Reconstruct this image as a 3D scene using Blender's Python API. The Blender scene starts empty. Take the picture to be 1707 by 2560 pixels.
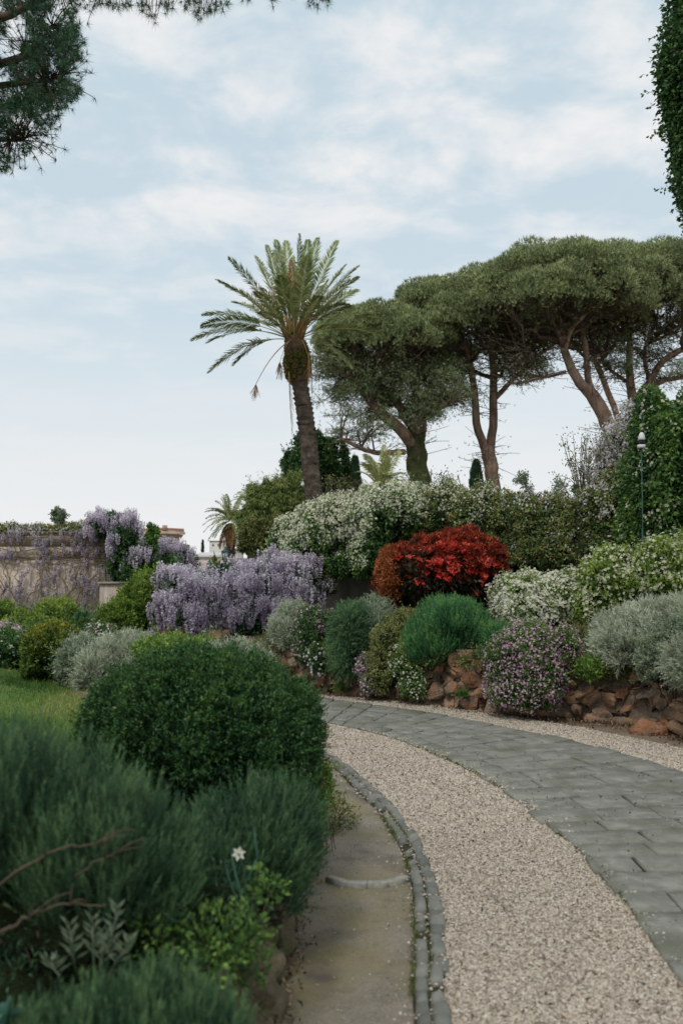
import bpy, math, random
import numpy as np
from mathutils import Vector

SC = bpy.context.scene
COL = SC.collection
rng = np.random.default_rng(11)
random.seed(5)
R = math.radians

# ------------------------------------------------------------------ camera
FPX = 2489.0                       # focal length in photograph pixels (35 mm on 36 mm)
PITCH = math.atan((1420 - 1280) / FPX)
EYE = np.array([0.0, 0.0, 1.7])
cam_d = bpy.data.cameras.new('camera')
cam = bpy.data.objects.new('camera', cam_d)
COL.objects.link(cam)
cam.location = EYE
cam.rotation_euler = (R(90) + PITCH, 0, 0)
cam_d.sensor_fit = 'VERTICAL'
cam_d.sensor_height = 36
cam_d.lens = 35
cam_d.clip_start = 0.05
cam_d.clip_end = 4000
cam_d.dof.use_dof = True
cam_d.dof.focus_distance = 12.5
cam_d.dof.aperture_fstop = 2.6
SC.camera = cam

# ------------------------------------------------------------------ sky and light
SUN_EL, SUN_AZ = 52, 205           # sun behind and to the left, veiled by thin cloud
W = bpy.data.worlds.new('World')
SC.world = W
W.use_nodes = True
nt = W.node_tree
nt.nodes.clear()
N = nt.nodes.new
L = nt.links.new
out = N('ShaderNodeOutputWorld')
bg = N('ShaderNodeBackground')
bg.inputs['Strength'].default_value = 0.1
sky = N('ShaderNodeTexSky')
sky.sky_type = 'NISHITA'
sky.sun_disc = False
sky.sun_elevation = R(SUN_EL)
sky.sun_rotation = R(SUN_AZ)
sky.altitude = 50
sky.air_density = 1.0
sky.dust_density = 1.0
tc = N('ShaderNodeTexCoord')
sep = N('ShaderNodeSeparateXYZ')
L(tc.outputs['Generated'], sep.inputs[0])
def M(op, a=None, b=None, c=None, clamp=False):
    n = N('ShaderNodeMath'); n.operation = op; n.use_clamp = clamp
    for i, v in enumerate((a, b, c)):
        if v is None: continue
        if isinstance(v, (int, float)): n.inputs[i].default_value = v
        else: L(v, n.inputs[i])
    return n.outputs[0]
zc = M('MAXIMUM', sep.outputs[2], 0.0)
den = M('ADD', zc, 0.16)
cx = M('DIVIDE', sep.outputs[0], den)
cy = M('DIVIDE', sep.outputs[1], den)
cmb = N('ShaderNodeCombineXYZ')
L(cx, cmb.inputs[0]); L(cy, cmb.inputs[1])
cmb.inputs[2].default_value = 3.7
n1 = N('ShaderNodeTexNoise'); n1.inputs['Scale'].default_value = 3.5
n1.inputs['Detail'].default_value = 7; n1.inputs['Roughness'].default_value = 0.56
n1.inputs['Distortion'].default_value = 0.25
L(cmb.outputs[0], n1.inputs['Vector'])
cl = N('ShaderNodeMapRange'); cl.interpolation_type = 'SMOOTHSTEP'
cl.inputs[1].default_value = 0.41; cl.inputs[2].default_value = 0.66
L(n1.outputs['Fac'], cl.inputs[0])
# more cloud overhead, clearer band in the middle of the sky, white towards the horizon
hi = N('ShaderNodeMapRange'); hi.inputs[1].default_value = 0.17; hi.inputs[2].default_value = 0.37
hi.inputs[3].default_value = 0.18; hi.inputs[4].default_value = 1.0
L(zc, hi.inputs[0])
cloud = M('MULTIPLY', cl.outputs[0], hi.outputs[0])
veil = N('ShaderNodeMapRange'); veil.interpolation_type = 'SMOOTHSTEP'
veil.inputs[1].default_value = 0.0; veil.inputs[2].default_value = 0.30
veil.inputs[3].default_value = 0.98; veil.inputs[4].default_value = 0.84
L(zc, veil.inputs[0])
ov = N('ShaderNodeMapRange'); ov.interpolation_type = 'SMOOTHSTEP'; ov.inputs[1].default_value = 0.5; ov.inputs[2].default_value = 0.85; ov.inputs[4].default_value = 0.85
L(zc, ov.inputs[0])                 # thicker cloud overhead, as the top of the picture suggests
fac = M('MAXIMUM', cloud, ov.outputs[0])
mixa = N('ShaderNodeMix'); mixa.data_type = 'RGBA'
L(veil.outputs[0], mixa.inputs[0])
L(sky.outputs[0], mixa.inputs[6])
hz = N('ShaderNodeValToRGB')
for k_, (p_, c_) in enumerate([(0.0, (8.75, 8.75, 8.8)), (0.10, (8.2, 8.5, 8.7)), (0.24, (6.8, 7.9, 8.5)), (0.5, (6.2, 7.6, 8.4))]):
    if k_ > 1: hz.color_ramp.elements.new(p_)
    hz.color_ramp.elements[k_].position = p_
    hz.color_ramp.elements[k_].color = (c_[0] / 10, c_[1] / 10, c_[2] / 10, 1)
L(zc, hz.inputs[0])
hv = N('ShaderNodeVectorMath'); hv.operation = 'SCALE'; hv.inputs['Scale'].default_value = 10
L(hz.outputs[0], hv.inputs[0])
L(hv.outputs[0], mixa.inputs[7])
mixb = N('ShaderNodeMix'); mixb.data_type = 'RGBA'
L(fac, mixb.inputs[0])
L(mixa.outputs[2], mixb.inputs[6])
mixb.inputs[7].default_value = (8.75, 8.75, 8.8, 1)
L(mixb.outputs[2], bg.inputs[0])
L(bg.outputs[0], out.inputs[0])

sun_d = bpy.data.lights.new('sun', 'SUN')
sun_d.energy = 1.5
sun_d.angle = R(12)
sun_d.color = (1.0, 0.96, 0.90)
sun = bpy.data.objects.new('sun', sun_d)
COL.objects.link(sun)
_az = R(SUN_AZ)
_sd = Vector((math.sin(_az) * math.cos(R(SUN_EL)), math.cos(_az) * math.cos(R(SUN_EL)), math.sin(R(SUN_EL))))
sun.rotation_euler = _sd.to_track_quat('Z', 'Y').to_euler()
sun.location = (0, 0, 30)

SC.view_settings.view_transform = 'Standard'
SC.view_settings.look = 'None'
SC.view_settings.exposure = 0.0
SC.view_settings.gamma = 1.0
SC.view_settings.use_curve_mapping = False
try:
    SC.cycles.max_bounces = 6
    SC.cycles.transparent_max_bounces = 6
    SC.cycles.use_denoising = True
except Exception:
    pass

# ------------------------------------------------------------------ geometry helpers
_c, _s = math.cos(PITCH), math.sin(PITCH)

def P(px, py, D):
    """world point seen at photograph pixel (px, py), at distance D along +Y"""
    x = (px - 853.5) / FPX
    y = (1280 - py) / FPX
    v = np.array([x, _c - y * _s, _s + y * _c])
    return EYE + v * (D / v[1])

def G(px, py, z=0.0):
    x = (px - 853.5) / FPX
    y = (1280 - py) / FPX
    v = np.array([x, _c - y * _s, _s + y * _c])
    return EYE + v * ((z - EYE[2]) / v[2])

_nk = np.random.default_rng(3).normal(size=(9, 3))
_nk /= np.linalg.norm(_nk, axis=1)[:, None]
_nk *= np.array([1, 1.3, 1.7, 2.1, 2.6, 3.1, 0.8, 1.9, 3.7])[:, None]
_np = np.random.default_rng(4).uniform(0, 6.28, 9)

def noise(p, f=1.0, seed=0.0):
    a = (p * f) @ _nk.T * 2.2 + _np + seed * 3.1
    return np.clip(np.sin(a).sum(-1) / 3.0, -1, 1)

def norm(v):
    return v / np.maximum(np.linalg.norm(v, axis=-1, keepdims=True), 1e-9)

class Geo:
    def __init__(self):
        self.V, self.Q, self.T, self.t, self.n = [], [], [], [], 0
        self.poly = []
    def add(self, V, quads=None, tris=None, tint=0.5, polys=None):
        V = np.asarray(V, float).reshape(-1, 3)
        self.V.append(V)
        if quads is not None and len(quads): self.Q.append(np.asarray(quads, np.int64) + self.n)
        if tris is not None and len(tris): self.T.append(np.asarray(tris, np.int64) + self.n)
        if polys is not None:
            self.poly += [[i + self.n for i in p] for p in polys]
        t = np.full(len(V), tint, float) if np.isscalar(tint) else np.asarray(tint, float)
        self.t.append(t)
        self.n += len(V)
        return self
    def mesh(self, name, mat, smooth=False, off=None):
        V = np.concatenate(self.V) if self.V else np.zeros((0, 3))
        if off is not None: V = V - np.asarray(off)
        me = bpy.data.meshes.new(name)
        idx, tot = [], []
        if self.Q:
            q = np.concatenate(self.Q); idx.append(q.ravel()); tot.append(np.full(len(q), 4))
        if self.T:
            q = np.concatenate(self.T); idx.append(q.ravel()); tot.append(np.full(len(q), 3))
        for p in self.poly:
            idx.append(np.array(p)); tot.append(np.array([len(p)]))
        idx = np.concatenate(idx).astype(np.int32); tot = np.concatenate(tot).astype(np.int32)
        me.vertices.add(len(V)); me.loops.add(len(idx)); me.polygons.add(len(tot))
        me.vertices.foreach_set('co', V.astype(np.float32).ravel())
        me.loops.foreach_set('vertex_index', idx)
        st = np.zeros(len(tot), np.int32); st[1:] = np.cumsum(tot)[:-1]
        me.polygons.foreach_set('loop_start', st)
        try: me.polygons.foreach_set('loop_total', tot)
        except Exception: pass
        if smooth: me.polygons.foreach_set('use_smooth', np.ones(len(tot), bool))
        a = me.attributes.new('tint', 'FLOAT', 'POINT')
        a.data.foreach_set('value', np.concatenate(self.t).astype(np.float32))
        me.update(calc_edges=True)
        if mat: me.materials.append(mat)
        return me

def tag(o, label=None, cat=None, group=None, kind=None):
    if label: o['label'] = label
    if cat: o['category'] = cat
    if group: o['group'] = group
    if kind: o['kind'] = kind
    return o

def root(name, loc, label, cat, group=None):
    o = bpy.data.objects.new(name, None)
    o.empty_display_size = 0.1
    COL.objects.link(o)
    o.location = [float(v) for v in loc]
    return tag(o, label, cat, group)

def world_loc(o):
    v = np.array(o.location[:])
    if o.parent: v = v + world_loc(o.parent)
    return v

def obj(name, geo, mat, parent=None, smooth=False, kind=None, label=None):
    off = world_loc(parent) if parent else None
    me = geo.mesh(name, mat, smooth, off) if isinstance(geo, Geo) else geo
    o = bpy.data.objects.new(name, me)
    COL.objects.link(o)
    if parent: o.parent = parent
    if kind: o['kind'] = kind
    if label: o['label'] = label
    return o

def inst(name, me, parent, loc, rot=(0, 0, 0), scale=1.0):
    o = bpy.data.objects.new(name, me)
    COL.objects.link(o)
    o.parent = parent
    o.location = [float(v) for v in (np.asarray(loc) - world_loc(parent))]
    o.rotation_euler = rot
    o.scale = (scale,) * 3 if np.isscalar(scale) else scale
    return o

# ------------------------------------------------------------------ materials
def new_mat(name):
    m = bpy.data.materials.new(name)
    m.use_nodes = True
    t = m.node_tree
    t.nodes.clear()
    return m, t

def ramp(t, cols, fac, interp='LINEAR'):
    r = t.nodes.new('ShaderNodeValToRGB')
    r.color_ramp.interpolation = interp
    e = r.color_ramp.elements
    while len(e) < len(cols): e.new(0.5)
    for k, (p, c) in enumerate(cols):
        e[k].position = p
        e[k].color = (*c, 1)
    t.links.new(fac, r.inputs[0])
    return r.outputs[0]

def leaf_mat(name, cols, rough=0.55, trans=0.25, spec=0.3):
    m, t = new_mat(name)
    o = t.nodes.new('ShaderNodeOutputMaterial')
    p = t.nodes.new('ShaderNodeBsdfPrincipled')
    a = t.nodes.new('ShaderNodeAttribute'); a.attribute_name = 'tint'
    k = len(cols)
    c = ramp(t, [(i / (k - 1), col) for i, col in enumerate(cols)], a.outputs['Fac'])
    t.links.new(c, p.inputs['Base Color'])
    p.inputs['Roughness'].default_value = rough
    p.inputs['Specular IOR Level'].default_value = spec
    if trans > 0:
        tr = t.nodes.new('ShaderNodeBsdfTranslucent')
        t.links.new(c, tr.inputs['Color'])
        mx = t.nodes.new('ShaderNodeMixShader')
        mx.inputs[0].default_value = trans
        t.links.new(p.outputs[0], mx.inputs[1]); t.links.new(tr.outputs[0], mx.inputs[2])
        t.links.new(mx.outputs[0], o.inputs[0])
    else:
        t.links.new(p.outputs[0], o.inputs[0])
    return m

def solid_mat(name, cols, scale=5.0, detail=6, rough=0.8, bump=0.3, bump_scale=None, per_object=0.0,
              stretch=(1, 1, 1), spec=0.3, bump_dist=0.02, extra=None, metal=0.0):
    """noise-coloured material; per_object shifts the ramp for each object"""
    m, t = new_mat(name)
    o = t.nodes.new('ShaderNodeOutputMaterial')
    p = t.nodes.new('ShaderNodeBsdfPrincipled')
    tcn = t.nodes.new('ShaderNodeTexCoord')
    mp = t.nodes.new('ShaderNodeMapping'); mp.inputs['Scale'].default_value = stretch
    t.links.new(tcn.outputs['Object'], mp.inputs[0])
    nz = t.nodes.new('ShaderNodeTexNoise'); nz.inputs['Scale'].default_value = scale
    nz.inputs['Detail'].default_value = detail; nz.inputs['Roughness'].default_value = 0.62
    t.links.new(mp.outputs[0], nz.inputs['Vector'])
    f = nz.outputs['Fac']
    mr = t.nodes.new('ShaderNodeMapRange'); mr.inputs[1].default_value = 0.3; mr.inputs[2].default_value = 0.7
    t.links.new(f, mr.inputs[0]); f = mr.outputs[0]
    if per_object:
        oi = t.nodes.new('ShaderNodeObjectInfo')
        mm = t.nodes.new('ShaderNodeMath'); mm.operation = 'MULTIPLY_ADD'
        t.links.new(oi.outputs['Random'], mm.inputs[0])
        mm.inputs[1].default_value = per_object
        s2 = t.nodes.new('ShaderNodeMath'); s2.operation = 'MULTIPLY'; s2.inputs[1].default_value = 1 - per_object
        t.links.new(f, s2.inputs[0]); t.links.new(s2.outputs[0], mm.inputs[2])
        f = mm.outputs[0]
    k = len(cols)
    c = ramp(t, [(i / (k - 1), col) for i, col in enumerate(cols)], f)
    if extra: c = extra(t, tcn, c)
    t.links.new(c, p.inputs['Base Color'])
    p.inputs['Roughness'].default_value = rough
    p.inputs['Specular IOR Level'].default_value = spec
    p.inputs['Metallic'].default_value = metal
    if bump:
        nb = t.nodes.new('ShaderNodeTexNoise'); nb.inputs['Scale'].default_value = bump_scale or scale * 3
        nb.inputs['Detail'].default_value = 8
        t.links.new(mp.outputs[0], nb.inputs['Vector'])
        b = t.nodes.new('ShaderNodeBump'); b.inputs['Strength'].default_value = bump
        b.inputs['Distance'].default_value = bump_dist
        t.links.new(nb.outputs['Fac'], b.inputs['Height'])
        t.links.new(b.outputs[0], p.inputs['Normal'])
    t.links.new(p.outputs[0], o.inputs[0])
    return m

def mix_noise(scale, lo, hi, col, stretch=(1, 1, 1)):
    """returns an 'extra' that lays a blotchy second colour over the first"""
    def fn(t, tcn, c):
        mp = t.nodes.new('ShaderNodeMapping'); mp.inputs['Scale'].default_value = stretch
        mp.inputs['Location'].default_value = (3.3, 1.7, 9.1)
        t.links.new(tcn.outputs['Object'], mp.inputs[0])
        nz = t.nodes.new('ShaderNodeTexNoise'); nz.inputs['Scale'].default_value = scale
        nz.inputs['Detail'].default_value = 5
        t.links.new(mp.outputs[0], nz.inputs['Vector'])
        mr = t.nodes.new('ShaderNodeMapRange'); mr.inputs[1].default_value = lo; mr.inputs[2].default_value = hi
        t.links.new(nz.outputs['Fac'], mr.inputs[0])
        mx = t.nodes.new('ShaderNodeMix'); mx.data_type = 'RGBA'
        t.links.new(mr.outputs[0], mx.inputs[0]); t.links.new(c, mx.inputs[6])
        mx.inputs[7].default_value = (*col, 1)
        return mx.outputs[2]
    return fn

def chain(*fs):
    def fn(t, tcn, c):
        for f in fs: c = f(t, tcn, c)
        return c
    return fn

def speckle(scale, cols, amount=0.8):
    """small stones seen as coloured cells"""
    def fn(t, tcn, c):
        v = t.nodes.new('ShaderNodeTexVoronoi'); v.inputs['Scale'].default_value = scale
        t.links.new(tcn.outputs['Object'], v.inputs['Vector'])
        s = t.nodes.new('ShaderNodeSeparateColor'); t.links.new(v.outputs['Color'], s.inputs[0])
        k = len(cols)
        cc = ramp(t, [(i / (k - 1), col) for i, col in enumerate(cols)], s.outputs[0])
        mx = t.nodes.new('ShaderNodeMix'); mx.data_type = 'RGBA'
        mx.inputs[0].default_value = amount
        t.links.new(c, mx.inputs[6]); t.links.new(cc, mx.inputs[7])
        return mx.outputs[2]
    return fn

M_soil = solid_mat('soil', [(.045, .03, .02), (.10, .07, .05), (.16, .12, .085)], 3, rough=.95, bump=.6, extra=mix_noise(1.2, .5, .62, (.05, .07, .02)))
M_dirt = solid_mat('dirt', [(.12, .09, .065), (.21, .16, .115), (.30, .24, .175)], 2.2, rough=.95, bump=.5, bump_scale=30,
                   extra=mix_noise(1.6, .55, .72, (.10, .085, .055)))
M_verge = solid_mat('mossy_concrete', [(.13, .12, .085), (.20, .175, .14), (.26, .23, .19)], 3.0, rough=.92, bump=.5, bump_scale=60, bump_dist=.006,
                    extra=chain(speckle(140, [(.08, .075, .055), (.20, .18, .14), (.30, .27, .22)], .35), mix_noise(1.5, .44, .66, (.19, .165, .085)), mix_noise(2.1, .56, .70, (.09, .075, .06)), mix_noise(7, .55, .7, (.15, .135, .095)), mix_noise(130, .66, .72, (.40, .37, .32)), mix_noise(95, .62, .70, (.08, .07, .05))))
GRAV = [(.10, .08, .06), (.32, .265, .20), (.44, .38, .30), (.60, .545, .455), (.28, .25, .21), (.50, .44, .355), (.23, .155, .105)]
M_gravel = solid_mat('gravel', [(.25, .21, .17), (.40, .35, .29)], 2.2, rough=.9, bump=.8, bump_scale=90, bump_dist=.015, extra=speckle(95, GRAV, .75))
M_slab = solid_mat('basalt_slab', [(.12, .123, .103), (.165, .168, .143), (.22, .222, .192)], 4, rough=.72, bump=.25, bump_scale=40, bump_dist=.006,
                   per_object=.4, spec=.2, extra=chain(mix_noise(9, .45, .72, (.25, .245, .215)), mix_noise(2.5, .52, .72, (.12, .125, .09)), mix_noise(60, .62, .72, (.34, .33, .28)), mix_noise(30, .62, .74, (.08, .085, .07))))
M_joint = solid_mat('joint_earth', [(.015, .015, .012), (.035, .035, .02), (.08, .08, .03)], 5, rough=.95, bump=.5)
M_sett = solid_mat('sett', [(.085, .09, .075), (.14, .145, .125), (.22, .22, .19)], 9, rough=.7, bump=.35, bump_scale=60, bump_dist=.006, per_object=.55, spec=.4)
M_stone = solid_mat('rust_stone', [(.085, .05, .035), (.34, .15, .075), (.19, .14, .10), (.44, .24, .13), (.32, .25, .18), (.22, .12, .075)], 3.5, rough=.85, bump=.9,
                    bump_scale=26, bump_dist=.05, per_object=.6, extra=chain(mix_noise(7, .5, .66, (.13, .10, .075)), mix_noise(15, .55, .7, (.30, .24, .18)), mix_noise(3, .56, .70, (.06, .075, .03))))
M_mortar = solid_mat('wall_earth', [(.06, .042, .03), (.16, .115, .08), (.22, .17, .12)], 8, rough=.95, bump=.8)
M_stucco = solid_mat('stucco', [(.54, .42, .33), (.70, .58, .47), (.76, .67, .56)], 1.2, rough=.9, bump=.3, bump_scale=14,
                     extra=chain(mix_noise(1.6, .56, .72, (.20, .135, .10), (1, 1, .5)), mix_noise(2.2, .6, .76, (.17, .15, .115), (2.2, 2.2, .3))))
M_stucco_grey = solid_mat('old_stucco', [(.16, .145, .12), (.27, .24, .20), (.36, .325, .27)], 1.6, rough=.9, bump=.35,
                          extra=chain(mix_noise(1.4, .5, .68, (.10, .10, .07), (2.5, 2.5, .5)), mix_noise(2.2, .55, .7, (.30, .20, .14))))
M_brick = None
def brick_mat():
    m, t = new_mat('old_brick')
    o = t.nodes.new('ShaderNodeOutputMaterial'); p = t.nodes.new('ShaderNodeBsdfPrincipled')
    tcn = t.nodes.new('ShaderNodeTexCoord'); mp = t.nodes.new('ShaderNodeMapping')
    mp.inputs['Rotation'].default_value = (R(90), 0, 0)
    t.links.new(tcn.outputs['Object'], mp.inputs[0])
    b = t.nodes.new('ShaderNodeTexBrick'); b.inputs['Scale'].default_value = 1
    b.inputs['Brick Width'].default_value = .26; b.inputs['Row Height'].default_value = .075
    b.inputs['Mortar Size'].default_value = .012
    b.inputs['Color1'].default_value = (.46, .29, .21, 1); b.inputs['Color2'].default_value = (.36, .25, .18, 1)
    b.inputs['Mortar'].default_value = (.36, .31, .26, 1)
    t.links.new(mp.outputs[0], b.inputs['Vector'])
    c = mix_noise(1.6, .45, .7, (.34, .28, .23))(t, tcn, b.outputs['Color'])
    t.links.new(c, p.inputs['Base Color']); p.inputs['Roughness'].default_value = .9
    bm_ = t.nodes.new('ShaderNodeBump'); bm_.inputs['Distance'].default_value = .02; bm_.invert = True
    t.links.new(b.outputs['Fac'], bm_.inputs['Height']); t.links.new(bm_.outputs[0], p.inputs['Normal'])
    t.links.new(p.outputs[0], o.inputs[0])
    return m
M_brick = brick_mat()
M_bark = solid_mat('pine_bark', [(.09, .06, .045), (.22, .15, .11), (.33, .22, .165), (.38, .30, .24)], 4, rough=.95, bump=1, bump_scale=6, bump_dist=.08, stretch=(1, 1, .35))
M_bark_dark = solid_mat('limb_bark', [(.045, .032, .025), (.10, .07, .052), (.17, .11, .08)], 4, rough=.95, bump=.6)
M_bark_moss = solid_mat('mossy_bark', [(.03, .035, .015), (.06, .075, .025), (.12, .09, .06)], 3, rough=.95, bump=1, bump_scale=8, bump_dist=.06)
M_twig = solid_mat('twig', [(.05, .035, .025), (.12, .085, .06)], 8, rough=.9, bump=0)
M_deadwood = solid_mat('bare_branch', [(.05, .04, .025), (.11, .085, .055)], 12, rough=.9, bump=.3)
M_palm_trunk = solid_mat('palm_trunk', [(.025, .02, .014), (.065, .05, .036), (.13, .105, .08)], 4, rough=.95, bump=1, bump_scale=10, bump_dist=.05)
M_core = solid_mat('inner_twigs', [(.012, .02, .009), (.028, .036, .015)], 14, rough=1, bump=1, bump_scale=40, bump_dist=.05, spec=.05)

# ------------------------------------------------------------------ plant helpers
def tube(geo, pts, rad, sides=6, tint=0.5, cap=True):
    pts = np.asarray(pts, float); n = len(pts)
    rad = np.broadcast_to(np.asarray(rad, float), (n,))
    tan = norm(np.gradient(pts, axis=0))
    ref = np.array([0, 0, 1.0]) if abs(tan[0][2]) < .8 else np.array([1.0, 0, 0])
    a = norm(np.cross(tan, ref)); b = np.cross(tan, a)
    th = np.arange(sides) / sides * 2 * np.pi
    ring = a[:, None, :] * np.cos(th)[None, :, None] + b[:, None, :] * np.sin(th)[None, :, None]
    V = pts[:, None, :] + ring * rad[:, None, None]
    i = np.arange(n - 1)[:, None] * sides; j = np.arange(sides)[None, :]; j2 = (j + 1) % sides
    q = np.stack([i + j, i + j2, i + sides + j2, i + sides + j], -1).reshape(-1, 4)
    geo.add(V.reshape(-1, 3), q, tint=tint, polys=[list(range(sides))[::-1], list(range((n - 1) * sides, n * sides))] if cap else None)

def bez(p0, p1, p2, n=7):
    t = np.linspace(0, 1, n)[:, None]
    return (1 - t) ** 2 * p0 + 2 * t * (1 - t) * p1 + t * t * p2

def smooth_path(pts, n=20):
    pts = np.asarray(pts, float)
    t = np.linspace(0, len(pts) - 1, n)
    i = np.clip(t.astype(int), 0, len(pts) - 2); f = (t - i)[:, None]
    p0 = pts[np.maximum(i - 1, 0)]; p1 = pts[i]; p2 = pts[i + 1]; p3 = pts[np.minimum(i + 2, len(pts) - 1)]
    return .5 * ((2 * p1) + (-p0 + p2) * f + (2 * p0 - 5 * p1 + 4 * p2 - p3) * f ** 2 + (-p0 + 3 * p1 - 3 * p2 + p3) * f ** 3)

def ico(sub=2):
    import bmesh
    bm = bmesh.new(); bmesh.ops.create_icosphere(bm, subdivisions=sub, radius=1)
    V = np.array([v.co[:] for v in bm.verts]); F = np.array([[v.index for v in f.verts] for f in bm.faces])
    bm.free(); return V, F
ICO = {k: ico(k) for k in (1, 2, 3)}

def blob(x0, y0, x1, y1, D, ry=None):
    """ellipsoid filling the photograph box (x0,y0)-(x1,y1) at distance D"""
    c = P((x0 + x1) / 2, (y0 + y1) / 2, D)
    rx = abs(x1 - x0) / 2 * D / FPX; rz = abs(y1 - y0) / 2 * D / FPX
    return [*c, rx, ry if ry else max(rx * .75, rz * .6), rz]

def sample(blobs, n, thick=.22, lump=.13, freq=2.2, zmin=-.75, back=.35, seed=0, power=2):
    """points spread through the outer shell of a union of lumpy ellipsoids"""
    B = np.array(blobs, float)
    a = B[:, 3] * B[:, 5] + .5 * B[:, 3] * B[:, 4] + .5 * B[:, 4] * B[:, 5]
    k = rng.choice(len(B), int(n * 1.9), p=a / a.sum())
    u = norm(rng.normal(size=(len(k), 3)))
    keep = (u[:, 2] > zmin) & ((u[:, 1] < .25) | (rng.random(len(k)) < back))
    k, u = k[keep], u[keep]
    c, r = B[k, :3], B[k, 3:]
    surf = c + u * r
    nz = noise(surf, freq / max(.15, float(np.mean(r))), seed)
    sc = 1 + lump * nz - thick * rng.random(len(k)) ** power
    p = c + u * r * sc[:, None]
    nrm = norm(u / r)
    inside = np.zeros(len(k), bool)
    for j in range(len(B)):
        if len(B) == 1: break
        d = (((p - B[j, :3]) / B[j, 3:]) ** 2).sum(1)
        inside |= (k != j) & (d < .62)
    p, nrm, nz = p[~inside], nrm[~inside], nz[~inside]
    return p[:n], nrm[:n], nz[:n]

def leaves(geo, p, nrm, Ln, Wd, wn=.6, wup=.2, wr=.7, tint=None, tr=.3, tb=.4, tn=.2, nz=None, fold=.12, face=.7):
    n = len(p)
    d = norm(nrm * wn + np.array([0, 0, wup]) + rng.normal(size=(n, 3)) * wr * .6)
    fac = norm(nrm * face + rng.normal(size=(n, 3)) * .5)
    s = norm(np.cross(d, fac)); up = np.cross(s, d)
    ln = (Ln * rng.uniform(.65, 1.3, n))[:, None]; wd = (Wd * rng.uniform(.75, 1.2, n))[:, None] / 2
    m = p + d * ln * .5 + up * ln * fold
    V = np.stack([p, m + s * wd, p + d * ln, m - s * wd], 1)
    if tint is None:
        tint = tb + tr * (rng.random(n) - .5) * 2
        if nz is not None: tint = tint + tn * nz
    tint = np.clip(tint, 0, 1)
    q = np.arange(n * 4).reshape(n, 4)
    geo.add(V.reshape(-1, 3), q, tint=np.repeat(tint, 4))

def sprigs(geo, p, nrm, ln, k, nl, nw, wn=.5, wup=.8, wr=.4, tb=.4, tr=.3, nz=None, tn=.2, splay=.75, stem=.0035, tip=.38):
    """upright stems set with needle leaves"""
    n = len(p)
    d = norm(nrm * wn + np.array([0, 0, wup]) + rng.normal(size=(n, 3)) * wr * .6)
    L_ = ln * rng.uniform(.6, 1.25, n)
    s = norm(np.cross(d, rng.normal(size=(n, 3)))); b = np.cross(d, s)
    t = np.linspace(.12, 1, k)[None, :] + rng.uniform(-.03, .03, (n, k))
    ph = (np.arange(k) * 2.4)[None, :] + rng.uniform(0, 6.28, n)[:, None]
    base = p[:, None] + d[:, None] * (t * L_[:, None])[..., None]
    rad = s[:, None] * np.cos(ph)[..., None] + b[:, None] * np.sin(ph)[..., None]
    sp = splay * (1.15 - .5 * t)[..., None]
    dr = norm(d[:, None] * (1 - sp * .45) + rad * sp)
    w = norm(np.cross(dr, rng.normal(size=(n, k, 3)))) * nw / 2
    nlv = (nl * rng.uniform(.7, 1.2, (n, k)))[..., None]
    V = np.stack([base - w, base + w, base + dr * nlv], 2)
    tn_ = tb + tr * (rng.random((n, 1)) - .5) * 2 + .12 * (rng.random((n, k)) - .5) + tip * (t - .5)
    if nz is not None: tn_ = tn_ + tn * nz[:, None]
    tn_ = np.clip(tn_, 0, 1)
    geo.add(V.reshape(-1, 3), tris=np.arange(n * k * 3).reshape(-1, 3), tint=np.repeat(tn_.ravel(), 3))
    if stem:
        w = s * stem / 2
        V = np.stack([p - w, p + w, p + d * L_[:, None]], 1)
        geo.add(V.reshape(-1, 3), tris=np.arange(n * 3).reshape(-1, 3), tint=.05)

def flowers(geo, p, nrm, size, petals=5, tr=.5, cup=.25, jitter=.6, width=.8):
    n = len(p)
    f = norm(nrm + rng.normal(size=(n, 3)) * jitter)
    s = norm(np.cross(f, rng.normal(size=(n, 3)))); b = np.cross(f, s)
    r = size / 2 * rng.uniform(.7, 1.25, n)
    th = np.arange(petals) / petals * 2 * np.pi
    d = s[:, None] * np.cos(th)[None, :, None] + b[:, None] * np.sin(th)[None, :, None]
    w = np.cross(d, f[:, None]) * width * np.sin(np.pi / petals)
    rr = r[:, None, None]
    c = np.repeat(p[:, None], petals, 1)
    V = np.stack([c, c + (d * .62 + w * .62 + f[:, None] * cup * .5) * rr, c + (d + f[:, None] * cup) * rr, c + (d * .62 - w * .62 + f[:, None] * cup * .5) * rr], 2)
    tn = rng.uniform(1 - tr, 1, n)
    geo.add(V.reshape(-1, 3), np.arange(n * petals * 4).reshape(-1, 4), tint=np.repeat(tn, petals * 4))

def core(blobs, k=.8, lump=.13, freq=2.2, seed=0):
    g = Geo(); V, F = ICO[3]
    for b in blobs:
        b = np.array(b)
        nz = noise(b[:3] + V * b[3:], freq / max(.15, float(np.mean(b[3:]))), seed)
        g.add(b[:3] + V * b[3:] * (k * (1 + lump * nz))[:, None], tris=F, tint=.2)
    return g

def stems(base, blobs, n=9, r=.012):
    g = Geo()
    for i in range(n):
        b = np.array(blobs[i % len(blobs)])
        u = norm(rng.normal(size=3)); u[2] = abs(u[2]) * .6
        tgt = b[:3] + u * b[3:] * .75
        p0 = np.array(base) + np.array([rng.normal() * .06, rng.normal() * .06, -.03])
        mid = (p0 + tgt) / 2 + np.array([rng.normal() * .1, rng.normal() * .1, rng.uniform(0, .15)]) * b[3]
        tube(g, bez(p0, mid, tgt, 6), np.linspace(r, r * .3, 6), 5)
    return g

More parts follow.
